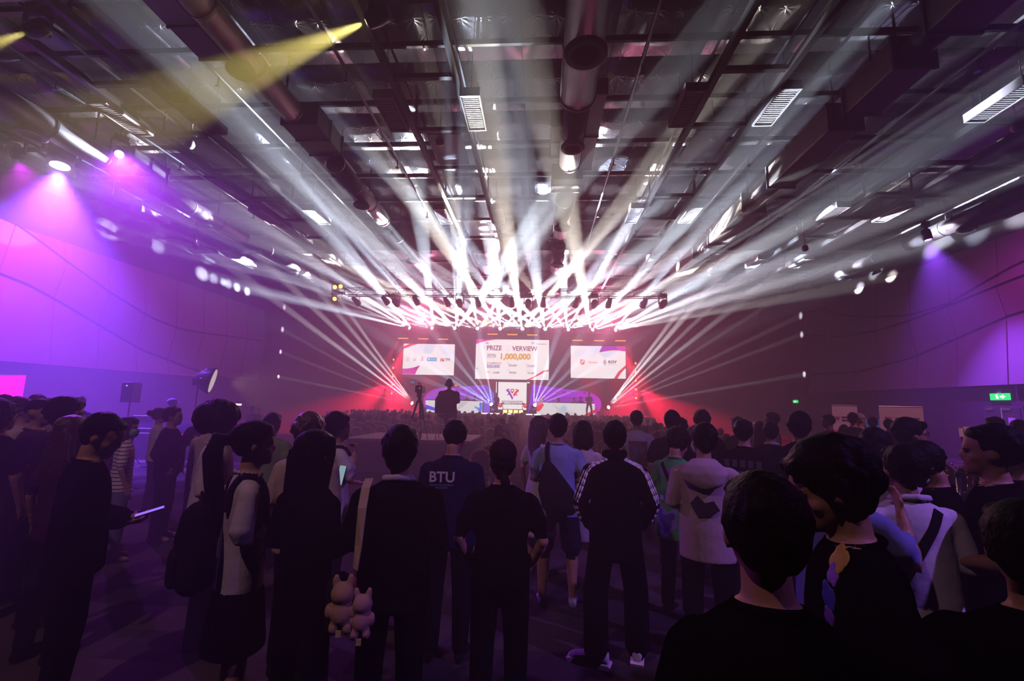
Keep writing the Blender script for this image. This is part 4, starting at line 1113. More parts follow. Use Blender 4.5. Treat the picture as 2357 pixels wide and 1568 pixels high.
ARMS = {  # elbow, wrist, palm normal (right arm; x mirrored for the left), hand curl
    'down': ((.245, -.025, 1.13), (.245, .05, .89), (-1, 0, .0), .35),
    'front': ((.235, -.04, 1.13), (.11, .20, 1.08), (0, -.3, 1), .6),
    'phone': ((.225, .0, 1.13), (.075, .25, 1.20), (-.3, -1, .3), .9),
    'pocket': ((.265, -.06, 1.12), (.19, .06, .93), (-1, 0, 0), .6),
    'cross': ((.235, .0, 1.12), (-.02, .20, 1.15), (0, -1, 0), .5),
    'strap': ((.255, .06, 1.16), (.13, .13, 1.36), (0, -1, -.2), 1.0),
}
def make_person(spec):
    """returns (root body object). local frame: facing +y, feet at z=0, built for 1.72 m and scaled"""
    g = spec.get
    h = spec['h']; S = h / 1.745
    wd = g('w', 1.0); fem = g('fem', False)
    top, bot = g('top', (.004, .004, .005)), g('bot', (.005, .005, .007))
    sleeve = g('sleeve', 'short'); legs = g('legs', 'long'); shoe = g('shoe', (.01, .01, .01))
    mats = [g('skinm', SKIN), LIP, EYE, g('topm') or fabric(top), fabric(bot, 'b'), fabric(shoe, 's')]
    P = Parts()
    sw = (.160 if fem else .182) * wd      # shoulder joint half width
    ln = g('lean', 0.0)                    # forward lean of the upper body in radians
    seated = g('seated', False)
    hipz = .90
    UB = Matrix.Translation((0, 0, hipz)) @ Matrix.Rotation(-ln, 4, 'X') @ Matrix.Translation((0, 0, -hipz)) if ln else Matrix.Identity(4)
    if seated: UB = Matrix.Translation((0, 0, .47 - hipz + .07)) @ UB
    # torso garment
    k = wd * (.88 if fem else 1.0)
    hem = g('hem', .80 if not fem else .84)
    loose = g('loose', 1.0)
    if g('dress'):
        dl = g('dress')
        rows = [(dl, .235 * k * loose, .20 * k, 0), (dl + .25, .215 * k * loose, .18 * k, 0), (.92, .185 * k, .145 * k, 0), (1.08, .140 * k, .11 * k, 0), (1.24, .158 * k, .118 * k, .005), (1.33, .170 * k, .108 * k, 0), (1.385, .160 * k, .094 * k, -.005), (1.425, .112 * k, .078 * k, -.008), (1.452, .066, .06, -.008)]
    else:
        rows = [(hem, .178 * k * loose, .132 * k * loose, 0), (.95, .176 * k * loose, .132 * k * loose, 0), (1.10, .165 * k * loose, .122 * k * loose, .0), (1.24, .182 * k, .126 * k, .0), (1.33, .192 * k, .118 * k, -.004), (1.38, .182 * k, .102 * k, -.008), (1.42, .130 * k, .084 * k, -.010), (1.452, .070, .062, -.008)]
    P.torso(rows, 3, 28, UB)
    # neck and head
    hy, hp, hr = g('head', (0, 0, 0))
    neck = UB @ Vector((0, -.004, 1.46))
    P.tube([UB @ Vector((0, -.012, 1.40)), UB @ Vector((0, .004, 1.53))], [.058, .052], 0)
    HM = Matrix.Translation(UB @ Vector((0, .006, 1.487))) @ Matrix.Rotation(rad(hy), 4, 'Z') @ Matrix.Rotation(rad(hp), 4, 'X') @ Matrix.Rotation(rad(hr), 4, 'Y') @ Matrix.Diagonal((1.06, 1.06, 1.06, 1))
    add_head(P, HM)
    # arms
    armset = g('arms', ('down', 'down'))
    for s_, pose in ((-1, armset[0]), (1, armset[1])):
        e, wr_, pn, cu = ARMS[pose] if isinstance(pose, str) else pose
        sh = UB @ Vector((s_ * sw, -.008, 1.355))
        if isinstance(pose, str):
            e = UB @ Vector((s_ * (e[0] - .182 + sw + .0), e[1], e[2])); wr_ = UB @ Vector((s_ * wr_[0], wr_[1], wr_[2])); pn = Vector((s_ * pn[0], pn[1], pn[2]))
        else:
            e, wr_, pn = Vector(e), Vector(wr_), Vector(pn)
        ak = wd * (.82 if fem else 1.0)
        P.ell(sh + Vector((-s_ * .016, 0, .0)), (.060 * ak, .062 * ak, .058 * ak), 3)
        if sleeve == 'long':
            P.tube([sh, e, wr_], [.058 * ak * loose, .052 * ak * loose, .040 * ak * loose], 3)
        else:
            frac = {'short': .62, 'half': .85, 'none': .05}[sleeve]
            P.tube([sh, sh.lerp(e, frac)], [.058 * ak, .064 * ak * (1.0 + .12 * (loose - 1) + .10)], 3)
            P.tube([sh, e, wr_], [.046 * ak, .040 * ak, .028 * ak], 0)
            P.ell(e.lerp(wr_, .22), (.040 * ak,) * 3, 0)
        add_hand(P, wr_, wr_ - e, pn, s_, cu)
    # legs
    if not seated:
        st = g('stance', .105)
        for s_ in (-1, 1):
            hip = Vector((s_ * .088 * k, 0, .90)); kn = Vector((s_ * st, .015 + s_ * g('stride', 0) * .5, .49)); an = Vector((s_ * (st + .005), -.015 + s_ * g('stride', 0), .085))
            lk = wd * (.92 if fem else 1.0)
            if legs == 'long': P.tube([hip, kn, an], [.096 * lk, .074 * lk, .060 * lk], 4)
            elif legs == 'wide': P.tube([hip, kn, an], [.10 * lk, .092 * lk, .090 * lk], 4)
            else:
                if legs == 'shorts': P.tube([hip, hip.lerp(kn, .95)], [.102 * lk, .100 * lk], 4)
                P.tube([hip.lerp(kn, .5) if g('skirt') or g('dress') else hip, kn, kn.lerp(an, .25), an], [.068 * lk, .054 * lk, .056 * lk, .036 * lk], 0)
            f0 = an + Vector((0, -.045, -.05)); f1 = an + Vector((s_ * .022, .165, -.062))
            P.loft([((f0.x, f0.y - .02, .035), (.026, 0, 0), (0, 0, .028)), ((f0.x, f0.y + .01, .045), (.036, 0, 0), (0, 0, .042)), ((an.x, an.y + .03, .05), (.040, 0, 0), (0, 0, .048)), ((an.x + s_ * .012, an.y + .10, .036), (.046, 0, 0), (0, 0, .034)), ((f1.x, f1.y, .026), (.040, 0, 0), (0, 0, .025)), ((f1.x, f1.y + .03, .02), (.02, 0, 0), (0, 0, .015))], 5, 12)
        if not g('dress'):
            P.torso([(.80, .150 * k, .115 * k), (.88, .166 * k, .122 * k), (.98, .160 * k, .112 * k), (1.03, .150 * k, .105 * k)], 4)
        if g('skirt'):
            P.torso([(g('skirt'), .215 * k, .185 * k), (.75, .190 * k, .155 * k), (.92, .165 * k, .125 * k), (1.02, .140 * k, .105 * k)], 4)
    else:
        for s_ in (-1, 1):
            hip = Vector((s_ * .09, -.02, .53)); kn = Vector((s_ * .12, .42, .52)); an = Vector((s_ * .12, .40, .09))
            P.tube([hip, kn, an], [.090, .068, .052], 4)
            P.loft([((an.x, an.y - .05, .04), (.03, 0, 0), (0, 0, .035)), ((an.x, an.y + .04, .045), (.042, 0, 0), (0, 0, .04)), ((an.x, an.y + .16, .026), (.036, 0, 0), (0, 0, .02))], 5, 10)
        P.torso([(.46, .165 * k, .14 * k, 0), (.56, .178 * k, .14 * k, 0), (.66, .165 * k, .125 * k, 0)], 4)
    me = remesh(P, g('voxel', .014), mats, g('smooth', 3), 'person', g('wob', .0012), g('seed', 1),
                hem=None if (seated or g('dress')) else max(hem, .0), neck=None if (seated or ln) else 1.446)
    ob = link('person', me)
    ob.scale = (S, S, S)
    ob['_hm'] = [x for row in HM for x in row]
    # hair / cap
    if g('hair'):
        hm = link('hair', hair_mesh(g('hair'), g('hseed', 0), g('brown', False)), None, ob); hm.matrix_local = HM
        if g('hscale'): hm.matrix_local = HM @ Matrix.Diagonal((*g('hscale'), 1)) 
    if g('Y', 99) < 5.2 and not seated:
        nb = MB().path([UB @ Vector((.072 * math.cos(t_), -.008 + .068 * math.sin(t_), 1.444 + .012 * -math.sin(t_))) for t_ in [2 * PI * i / 20 for i in range(21)]], .011, 6)
        nb.build('neckband', mats[3], ob, True)
    if g('cap'):
        c_ = link('cap', cap_mesh(g('cap')), None, ob); c_.matrix_local = HM
    if g('mask'):
        PM = Parts(); PM.torso([(-.006, .026, .030, .066), (.02, .050, .050, .058), (.055, .062, .052, .062), (.085, .058, .040, .072), (.092, .03, .02, .085)], 0)
        mk = link('face_mask', remesh(PM, .008, [fabric(g('mask'), 'm')], 2, 'face_mask'), None, ob); mk.matrix_local = HM
    if g('glasses'):
        b = MB()
        for s_ in (-1, 1):
            pts = [(s_ * .032 + .023 * math.cos(t), .097, .112 + .018 * math.sin(t)) for t in [2 * PI * i / 14 for i in range(15)]]
            b.path(pts, .0022, 5); b.tube((s_ * .055, .096, .116), (s_ * .078, .0, .112), .002, n=5)
        b.tube((-.010, .10, .116), (.010, .10, .116), .002, n=5)
        gl = b.build('glasses', BLACKP, ob); gl.matrix_local = HM
    return ob

def place_person(spec):
    """spec: x, y = photo pixel of the top of the head, Y = distance"""
    p = at(spec['x'], spec['y'], spec['Y'])
    spec = dict(spec); spec['h'] = max(1.45, min(1.86, p.z - spec.get('zfloor', 0)))
    hx = spec.get('dx', 0)
    o = make_person(spec)
    o.location = (p.x + hx, spec['Y'], spec.get('zfloor', 0))
    yaw = spec.get('yaw', 0)
    if abs(yaw) <= 35 and spec['Y'] < 12: yaw -= .65 * math.degrees(math.atan2(spec['x'] - 1241, FPX))   # backs squarely to us
    o.rotation_euler = (0, 0, rad(yaw))
    tag(o, spec['label'], 'person', spec.get('group'))
    return o
# ------------------------------------------------------------------ standing crowd
def stripe_fabric():
    m = bpy.data.materials.new('striped_jersey'); m.use_nodes = True
    nt = m.node_tree; b = nt.nodes['Principled BSDF']; b.inputs['Roughness'].default_value = .85
    tc = nt.nodes.new('ShaderNodeTexCoord'); sp = nt.nodes.new('ShaderNodeSeparateXYZ'); mt = nt.nodes.new('ShaderNodeMath'); fr = nt.nodes.new('ShaderNodeMath'); gt = nt.nodes.new('ShaderNodeMath'); mx = nt.nodes.new('ShaderNodeMixRGB')
    mt.operation = 'MULTIPLY'; mt.inputs[1].default_value = 22.0; fr.operation = 'FRACT'; gt.operation = 'GREATER_THAN'; gt.inputs[1].default_value = .28
    nt.links.new(tc.outputs['Object'], sp.inputs[0]); nt.links.new(sp.outputs[2], mt.inputs[0]); nt.links.new(mt.outputs[0], fr.inputs[0]); nt.links.new(fr.outputs[0], gt.inputs[0]); nt.links.new(gt.outputs[0], mx.inputs[0])
    mx.inputs[1].default_value = (.02, .015, .03, 1); mx.inputs[2].default_value = (.72, .64, .68, 1); nt.links.new(mx.outputs[0], b.inputs['Base Color'])
    return m
def blotch_fabric():
    m = bpy.data.materials.new('green_violet_print_shirt'); m.use_nodes = True
    nt = m.node_tree; b = nt.nodes['Principled BSDF']; b.inputs['Roughness'].default_value = .85
    tc = nt.nodes.new('ShaderNodeTexCoord'); v = nt.nodes.new('ShaderNodeTexNoise'); v.inputs['Scale'].default_value = 3.2; v.inputs['Detail'].default_value = 2; cr = nt.nodes.new('ShaderNodeValToRGB')
    cr.color_ramp.interpolation = 'CONSTANT'
    e = cr.color_ramp.elements; e[0].position = 0; e[0].color = (.05, .05, .28, 1); e[1].position = .42; e[1].color = (.22, .15, .45, 1)
    for p, c in ((.47, (.03, .30, .07)), (.56, (.02, .16, .05)), (.62, (.28, .36, .5))):
        k = e.new(p); k.color = (*c, 1)
    nt.links.new(tc.outputs['Object'], v.inputs['Vector']); nt.links.new(v.outputs['Fac'], cr.inputs[0]); nt.links.new(cr.outputs[0], b.inputs['Base Color'])
    return m
WHT = (.66, .62, .66); CRM = (.56, .46, .36); BLK = (.0035, .003, .004); NAV = (.005, .008, .035)
CROWD = [
 dict(k='edge', x=6, y=919, Y=3.7, hair='tousled', yaw=-30, top=BLK, label='dark-clad person with tousled hair cut off by the left edge'),
 dict(k='strapback', x=61, y=915, Y=4.9, hair='short', yaw=-55, top=(.55, .50, .38), arms=('front', 'front'), label='short-haired person in a pale shirt behind the crop-haired man'),
 dict(k='crop', x=95, y=914, Y=4.2, hair='buzz', yaw=-55, head=(-20, 0, 0), top=(.035, .02, .045), arms=('cross', 'front'), label='crop-haired man in a dark T-shirt with arms folded, far left'),
 dict(k='curlyback', x=92, y=903, Y=6.9, hair='curly', yaw=-20, top=BLK, label='curly-haired head rising behind the crop-haired man'),
 dict(k='ochre', x=122, y=916, Y=6.0, hair='short', yaw=-75, top=(.38, .30, .10), label='man in an ochre shirt facing right behind the crop-haired man'),
 dict(k='wavy', x=158, y=914, Y=3.8, hair='tousled', yaw=-60, glasses=True, top=(.012, .010, .03), arms=('front', 'front'), label='wavy-haired man with glasses in a dark shirt looking right'),
 dict(k='dimred', x=172, y=953, Y=3.3, fem=True, hair='long', brown=True, yaw=-30, top=(.05, .015, .03), label='dim brown-haired woman between the wavy-haired man and the phone user'),
 dict(k='capback', x=14, y=902, Y=6.0, hair=None, cap=(.06, .03, .10), yaw=-30, top=(.10, .05, .2), label='person in a dark violet cap at the far left edge'),
 dict(k='whiteback', x=44, y=911, Y=6.4, hair='short', yaw=-80, top=WHT, label='man in a white shirt facing right near the pink lit panel'),
 dict(k='phoneman', x=222, y=946, Y=2.75, hair='short', yaw=-50, head=(-18, -24, 0), top=BLK, sleeve='long', loose=1.08, arms=('front', 'front'), voxel=.012, label='big man in black looking down at a lit phone, left foreground'),
 dict(k='behindphone', x=252, y=947, Y=6.2, hair='short', yaw=-30, top=BLK, label='dark-haired head just right of the man with the lit phone'),
 dict(k='stripe', x=298, y=958, Y=5.2, fem=True, hair='longer', yaw=-45, head=(-30, 0, 0), topm=1, sleeve='half', bot=(.16, .20, .30), legs='wide', shoe=(.42, .32, .12), mask=(.12, .62, .52), label='long-haired woman in a striped top, jeans and a green face mask'),
 dict(k='tall_dark', x=401, y=934, Y=6.0, hair='short', yaw=-70, top=BLK, sleeve='long', shoe=(.46, .36, .16), arms=('pocket', 'pocket'), label='man in black standing sideways with tan shoes and a hand on his shoulder'),
 dict(k='whitebun', x=370, y=938, Y=7.4, fem=True, hair='bun', yaw=-40, top=WHT, label='woman with a hair bun in white beyond the man in black with tan shoes'),
 dict(k='slogan', x=482, y=926, Y=6.4, hair='curly', yaw=0, top=BLK, label='man in a black T-shirt with pale lettering across the back'),
 dict(k='reach', x=494, y=945, Y=5.5, hair='short', yaw=-20, top=(.52, .44, .32), label='person in a cream T-shirt with a hand on the shoulder of the man in black'),
 dict(k='afro', x=512, y=932, Y=3.6, hair='afro', yaw=-60, top=(.62, .54, .62), sleeve='long', loose=1.2, hem=.62, arms=('pocket', 'front'), label='person with a huge bushy black hairdo in a loose white shirt'),
 dict(k='ponytail', x=588, y=965, Y=2.6, fem=True, hair='ponytail', yaw=-52, top=(.52, .46, .52), sleeve='half', skirt=.52, legs='bare', bot=BLK, arms=('front', 'front'), voxel=.011, label='woman with a long ponytail, white shirt, black skirt and black backpack'),
 dict(k='green', x=631, y=948, Y=5.2, hair='short', yaw=-15, top=(.20, .34, .06), arms=('front', 'front'), label='short-haired man in a green T-shirt'),
 dict(k='cream', x=717, y=950, Y=3.3, hair='tousled', brown=True, yaw=-25, top=(.52, .42, .30), sleeve='long', loose=1.12, arms=('front', 'phone'), label='person in a cream shirt with raised right sleeve holding up a phone'),
 dict(k='straight', x=727, y=985, Y=2.45, fem=True, hair='straight', yaw=-35, top=BLK, sleeve='long', arms=('front', 'front'), voxel=.012, label='woman in black with long straight hair, foreground left of centre'),
 dict(k='rucksack', x=780, y=947, Y=4.2, hair='middle', yaw=-50, top=WHT, arms=('front', 'strap'), label='boy in a white T-shirt carrying a black rucksack'),
 dict(k='sweater', x=925, y=978, Y=2.55, hair='middle', yaw=0, top=BLK, sleeve='long', loose=1.12, arms=('front', 'front'), voxel=.012, label='person in a black sweater with a white collar and a pale bag strap'),
 dict(k='btu', x=1045, y=962, Y=3.6, hair='short', yaw=-6, head=(-10, -28, 0), top=NAV, sleeve='long', loose=1.1, arms=('phone', 'phone'), voxel=.012, label='man in a navy jacket with large white letters across the back'),
 dict(k='cap', x=1159, y=1011, Y=2.9, hair='tied', cap=(.03, .012, .02), yaw=0, top=BLK, sleeve='short', fem=True, w=1.15, arms=('pocket', 'pocket'), voxel=.012, label='person in black with a dark cap and tied hair, centre foreground'),
 dict(k='gown', x=1243, y=955, Y=5.35, fem=True, hair='longer', brown=True, yaw=-35, head=(-30, 0, 0), dress=.42, top=(.62, .54, .64), legs='bare', label='woman in a white dress with long brown hair beside the man in light blue'),
 dict(k='blueT', x=1285, y=950, Y=4.6, hair='short', yaw=0, top=(.26, .32, .52), bot=(.012, .014, .03), legs='shorts', shoe=(.32, .30, .42), arms=('front', 'front'), stance=.135, voxel=.012, label='man in a light blue T-shirt and dark shorts with a black sling bag'),
 dict(k='bob', x=1342, y=965, Y=5.0, fem=True, hair='bob', yaw=0, dress=.5, top=(.56, .50, .46), legs='bare', arms=('front', 'front'), label='woman with a black bob in a pale dress'),
 dict(k='track', x=1414, y=965, Y=3.7, hair='short', yaw=4, top=BLK, sleeve='long', loose=1.12, hem=.72, shoe=BLK, stance=.15, stride=.05, legs='wide', bot=BLK, arms=('pocket', 'pocket'), voxel=.012, label='man in a black track jacket with white sleeve stripes and pale sneakers'),
 dict(k='print', x=1465, y=943, Y=7.0, hair='short', yaw=0, top=(.60, .54, .66), label='man in a white T-shirt with a picture printed on the back'),
 dict(k='blackT1', x=1547, y=942, Y=5.6, hair='short', yaw=-10, top=BLK, label='man in a black T-shirt behind the person in the green print shirt'),
 dict(k='dark2', x=1568, y=960, Y=6.8, hair='short', yaw=-20, top=BLK, label='dark-haired person partly hidden behind the man in the black T-shirt'),
 dict(k='dark3', x=1614, y=942, Y=6.2, hair='middle', yaw=10, top=BLK, label='man with bowl-cut hair behind the person in the pink hoodie'),
 dict(k='blotch', x=1552, y=983, Y=4.5, hair='curly', yaw=-35, head=(-12, -30, 0), topm=2, loose=1.2, hem=.70, arms=('phone', 'front'), voxel=.012, label='person in a green and violet printed shirt looking down'),
 dict(k='hoodie', x=1617, y=970, Y=3.7, hair='short', yaw=-8, head=(28, 0, 0), top=(.46, .34, .36), sleeve='long', loose=1.12, hem=.74, mask=(.6, .6, .65), arms=('front', 'front'), shoe=(.6, .5, .65), voxel=.012, label='man in a pink-grey hoodie wearing a face mask'),
 dict(k='bluegraphic', x=1711, y=963, Y=5.0, hair='short', yaw=-25, top=BLK, arms=('front', 'front'), label='man in a black T-shirt with a pale blue figure printed on the back'),
 dict(k='whitecollar', x=1773, y=968, Y=5.9, hair='short', yaw=-10, top=BLK, sleeve='long', loose=1.08, bot=(.07, .05, .045), legs='wide', shoe=(.62, .52, .70), label='man in a dark jacket with a white collar and white shoes'),
 dict(k='redhair', x=1746, y=968, Y=6.9, fem=True, hair='long', brown=True, yaw=0, top=(.3, .2, .35), label='woman with long red-brown hair'),
 dict(k='profileleft', x=1775, y=948, Y=8.6, hair='short', yaw=75, top=WHT, label='man in a white shirt facing left before the red barrier tape'),
 dict(k='farstanding', x=1697, y=958, Y=7.6, hair='short', yaw=30, top=(.05, .06, .05), label='dark standing man left of the red-haired woman'),
 dict(k='curlyright', x=1836, y=945, Y=4.9, hair='tousled', yaw=5, top=BLK, label='tousled-haired man in black in front of the right wall'),
 dict(k='neardown', x=1902, y=1003, Y=1.5, hair='tousled', yaw=75, head=(0, -20, 0), dx=.05, top=BLK, arms=('front', 'front'), voxel=.010, label='man in a black T-shirt with yellow print looking down, very close on the right'),
 dict(k='nearback', x=1750, y=1076, Y=1.12, hair='short', yaw=8, top=BLK, arms=('front', 'front'), voxel=.010, w=.92, label='nearest man in black seen from behind, right of centre'),
 dict(k='denim', x=1905, y=1012, Y=2.5, hair='short', yaw=-20, top=(.16, .18, .42), loose=1.1, hem=.74, label='person in a faded blue shirt whose raised hand shows beside the near man'),
 dict(k='whiteshirt', x=2075, y=1018, Y=2.6, hair='short', yaw=22, top=(.60, .56, .66), sleeve='long', loose=1.16, hem=.66, arms=('front', 'front'), voxel=.012, label='man in a loose white shirt with a black diagonal strap'),
 dict(k='violetT', x=2015, y=985, Y=3.9, hair='tousled', yaw=-30, top=(.58, .52, .64), label='person in a white T-shirt behind the man with the diagonal strap'),
 dict(k='spectacles', x=2092, y=961, Y=4.5, hair='middle', yaw=-105, glasses=True, top=BLK, label='man with glasses and bowl-cut hair turned to the right'),
 dict(k='maskdown', x=2147, y=1010, Y=3.05, hair='short', yaw=58, head=(8, -30, 0), mask=(.55, .52, .56), top=BLK, arms=('phone', 'phone'), voxel=.012, label='man in black with a face mask bending over, right foreground'),
 dict(k='undercut', x=2275, y=972, Y=2.55, hair='undercut', yaw=52, top=BLK, arms=('front', 'front'), w=1.08, voxel=.012, label='man in black with shaved sides facing left, right edge'),
 dict(k='headband', x=2336, y=1003, Y=3.4, fem=True, hair='bun', yaw=65, top=BLK, label='woman with tied-back hair at the right edge'),
 dict(k='facingcam', x=2344, y=965, Y=7.5, fem=True, hair='long', yaw=165, glasses=True, top=BLK, label='woman with glasses facing the camera beside the door'),
 dict(k='bydoor', x=2285, y=958, Y=8.2, hair='short', yaw=60, top=BLK, label='dark-haired man standing before the double door'),
 dict(k='cornernear', x=2352, y=1140, Y=1.3, hair='short', yaw=0, top=BLK, voxel=.012, label='person in black in the bottom right corner, only neck skin lit'),
 dict(k='booth1', x=1904, y=953, Y=9.6, hair='short', yaw=75, top=(.05, .03, .06), sleeve='long', label='dark figure walking left in front of the narrow banner'),
 dict(k='booth2', x=1962, y=947, Y=9.9, hair='short', yaw=-20, top=BLK, sleeve='long', w=1.1, bot=(.12, .10, .2), label='man in a dark jacket between the two roll-up banners'),
 dict(k='booth3', x=1977, y=951, Y=10.6, hair=None, cap=(.35, .30, .36), yaw=-90, top=(.4, .3, .5), label='person in a pale cap at the booth between the banners'),
 dict(k='booth4', x=2008, y=955, Y=10.4, hair='short', yaw=-10, lean=.35, top=(.62, .50, .72), label='person in a white shirt bending over the booth table'),
 dict(k='booth5', x=2041, y=962, Y=10.2, hair='short', yaw=-50, top=BLK, lean=.2, label='dark person stooping beside the wider banner'),
 dict(k='handup', x=186, y=906, Y=9.6, hair='short', yaw=-150, top=(.05, .06, .30), label='man in a blue top holding a hand to his head by the left wall'),
 dict(k='desk_cap', x=398, y=917, Y=12.2, hair=None, cap=(.36, .28, .5), yaw=-40, top=(.10, .06, .12), label='person in a pale cap behind the control desk'),
 dict(k='suit1', x=585, y=934, Y=16.2, hair='short', yaw=-120, top=(.06, .05, .06), sleeve='long', label='man in a suit with a lit face beyond the crowd on the left'),
 dict(k='suit2', x=598, y=937, Y=16.6, hair='short', yaw=-120, top=(.5, .45, .4), sleeve='long', label='second lit face right of the man in the suit'),
]
PEOPLE = {}
STR, BLO = stripe_fabric(), blotch_fabric()
for i, s in enumerate(CROWD):
    s = dict(s); s['seed'] = i + 3; s['hseed'] = i % 3
    if s.get('topm') == 1: s['topm'] = STR
    elif s.get('topm') == 2: s['topm'] = BLO
    if 'voxel' not in s: s['voxel'] = .016 if s['Y'] < 8 else .022
    if s['k'] == 'reach':
        s['arms'] = (((-.30, .14, 1.20), (-.36, .34, 1.34), (0, 0, -1), .5), 'down')
    if s['k'] == 'denim':
        s['arms'] = ('front', ((.30, .06, 1.18), (.255, .16, 1.40), (-.8, -.4, .2), .55))
    if s['k'] == 'handup':
        s['arms'] = ('down', ((.40, .12, 1.36), (.16, .14, 1.60), (-1, 0, 0), .4))
    PEOPLE[s['k']] = place_person(s)

def on_back(k, z, x=0.0, gap=.012):
    """world point just behind the back of a person (local x, z in 1.72 m units)"""
    o = PEOPLE[k]
    b = -.14
    me = o.data
    n = len(me.vertices); co = np.empty(n * 3); me.vertices.foreach_get('co', co); co = co.reshape(-1, 3)
    sel = (np.abs(co[:, 2] - z) < .04) & (np.abs(co[:, 0] - x) < .05)
    if sel.any(): b = co[sel, 1].min()
    return Vector((x, b - gap, z))
def back_print(k, poly, m, z, x=0.0, name='shirt_print', gap=.010):
    p = on_back(k, z, x, gap)
    o = MB().prism(poly, -.003, .003).build(name, m, PEOPLE[k]); o.location = p
    return o
# lettering and prints on clothing
BTUW = mat('white_transfer', (.58, .50, .54), .7)
p = on_back('btu', 1.31, -.05); text('BTU', .105, BTUW, PEOPLE['btu'], p, bold=.002)
text('BANGKOKTHONBURI', .018, mat('teal_transfer', (.05, .22, .30), .7), PEOPLE['btu'], p + Vector((0, 0, -.055))); text('UNIVERSITY', .018, mat('teal_transfer', (.05, .22, .30), .7), PEOPLE['btu'], p + Vector((0, 0, -.075)))
p = on_back('slogan', 1.26); text('RELL', .10, mat('grey_transfer', (.35, .30, .36), .7), PEOPLE['slogan'], p, bold=.002)
back_print('print', [(-.11, -.17), (.11, -.17), (.13, .15), (-.13, .15)], mat('photo_print', (.22, .10, .16), .6, 0, .9, 14), 1.16)
for pts, c in (([(-.09, .02), (-.02, .10), (.0, -.02)], (.12, .22, .32)), ([(.0, .12), (.09, .06), (.05, -.05)], (.30, .16, .14)), ([(-.06, -.14), (.04, -.13), (.02, -.04), (-.05, -.06)], (.08, .10, .18))):
    back_print('print', pts, mat('photo_print_%d' % int(c[0] * 100), c, .6, 0, .6, 20), 1.16, gap=.015)
back_print('bluegraphic', [(-.07, -.17), (.07, -.17), (.09, -.02), (.03, .10), (-.03, .10), (-.09, -.02)], mat('pale_blue_print', (.16, .22, .42), .6, 0, .8, 16), 1.12)
for q in range(5): back_print('bluegraphic', [(-.16 + q * .075, .14), (-.115 + q * .075, .14), (-.115 + q * .075, .21), (-.16 + q * .075, .21)], mat('grey_print', (.10, .10, .16), .7), 1.12)
back_print('hoodie', [(-.10, .03), (-.05, .09), (.0, .04), (.06, .06), (.10, .0), (.04, -.05), (-.05, -.06)], mat('black_print', (.02, .012, .02), .7), 1.12)
# hood and neckband
hd = Parts(); hd.torso([(1.26, .06, .02, -.15), (1.30, .13, .035, -.145), (1.37, .165, .05, -.13), (1.43, .13, .06, -.10), (1.47, .085, .055, -.07)], 0, 18)
link('hood', remesh(hd, .012, [fabric((.46, .34, .36))], 3, 'hood', .002, 3), None, PEOPLE['hoodie'])
for k, c in (('sweater', (.55, .50, .52)), ('whitecollar', (.55, .50, .58)), ('whiteshirt', (.60, .56, .66))):
    cp = Parts(); cp.tube([(-.075, .02, 1.445), (-.07, -.05, 1.462), (0, -.078, 1.468), (.07, -.05, 1.462), (.075, .02, 1.445)], [.016, .02, .02, .02, .016], 0)
    link('collar', remesh(cp, .009, [fabric(c)], 2, 'collar'), None, PEOPLE[k])
cp = Parts(); cp.tube([(-.07, .03, 1.47), (-.066, -.04, 1.485), (0, -.07, 1.49), (.066, -.04, 1.485), (.07, .03, 1.47)], [.03, .032, .032, .032, .03], 0)
link('collar', remesh(cp, .010, [fabric(BLK)], 2, 'collar'), None, PEOPLE['track'])
# three white stripes down each sleeve of the track jacket, laid on the surface
def surface_path(k, pts, out, r, m, name):
    """ribbon following the body surface nearest to the given local points"""
    o = PEOPLE[k]; me = o.data
    kd = kdtree.KDTree(len(me.vertices))
    for v in me.vertices: kd.insert(v.co, v.index)
    kd.balance()
    P_ = []
    for p in pts:
        co, i, d_ = kd.find(p); P_.append(co + me.vertices[i].normal * out)
    P_ = [P_[0]] + [(P_[i - 1] + P_[i] * 2 + P_[i + 1]) / 4 for i in range(1, len(P_) - 1)] + [P_[-1]]
    if r < .012: return MB().path(P_, r, 6).build(name, m, o, True)
    b = MB(); n = len(P_)                     # a flat band lying on the cloth
    for i, p in enumerate(P_):
        t_ = (P_[min(i + 1, n - 1)] - P_[max(i - 1, 0)]).normalized()
        nm = me.vertices[kd.find(p)[1]].normal; nm = (nm - t_ * nm.dot(t_)).normalized(); sd = t_.cross(nm)
        b.v += [tuple(p + sd * r + nm * .004), tuple(p - sd * r + nm * .004), tuple(p - sd * r - nm * .006), tuple(p + sd * r - nm * .006)]
    for i in range(n - 1):
        for j in range(4): b.f.append((4 * i + j, 4 * i + (j + 1) % 4, 4 * i + 4 + (j + 1) % 4, 4 * i + 4 + j))
    b.f += [(3, 2, 1, 0), tuple(4 * (n - 1) + j for j in range(4))]
    return b.build(name, m, o)
for s_ in (-1, 1):
    for q in (-.026, 0, .026):
        pts = [(s_ * (.07 + .03 * i), -.03 + q - .02, 1.47 - .018 * i) for i in range(4)]
        pts += [(s_ * (.20 + .018 * i), -.055 + q - .006 * i, 1.40 - .052 * i) for i in range(6)]
        pts += [(s_ * (.30 - .012 * i), -.075 + q + .02 * i, 1.10 - .045 * i) for i in range(4)]
        surface_path('track', pts, .002, .0065, WHITEP, 'sleeve_stripe')
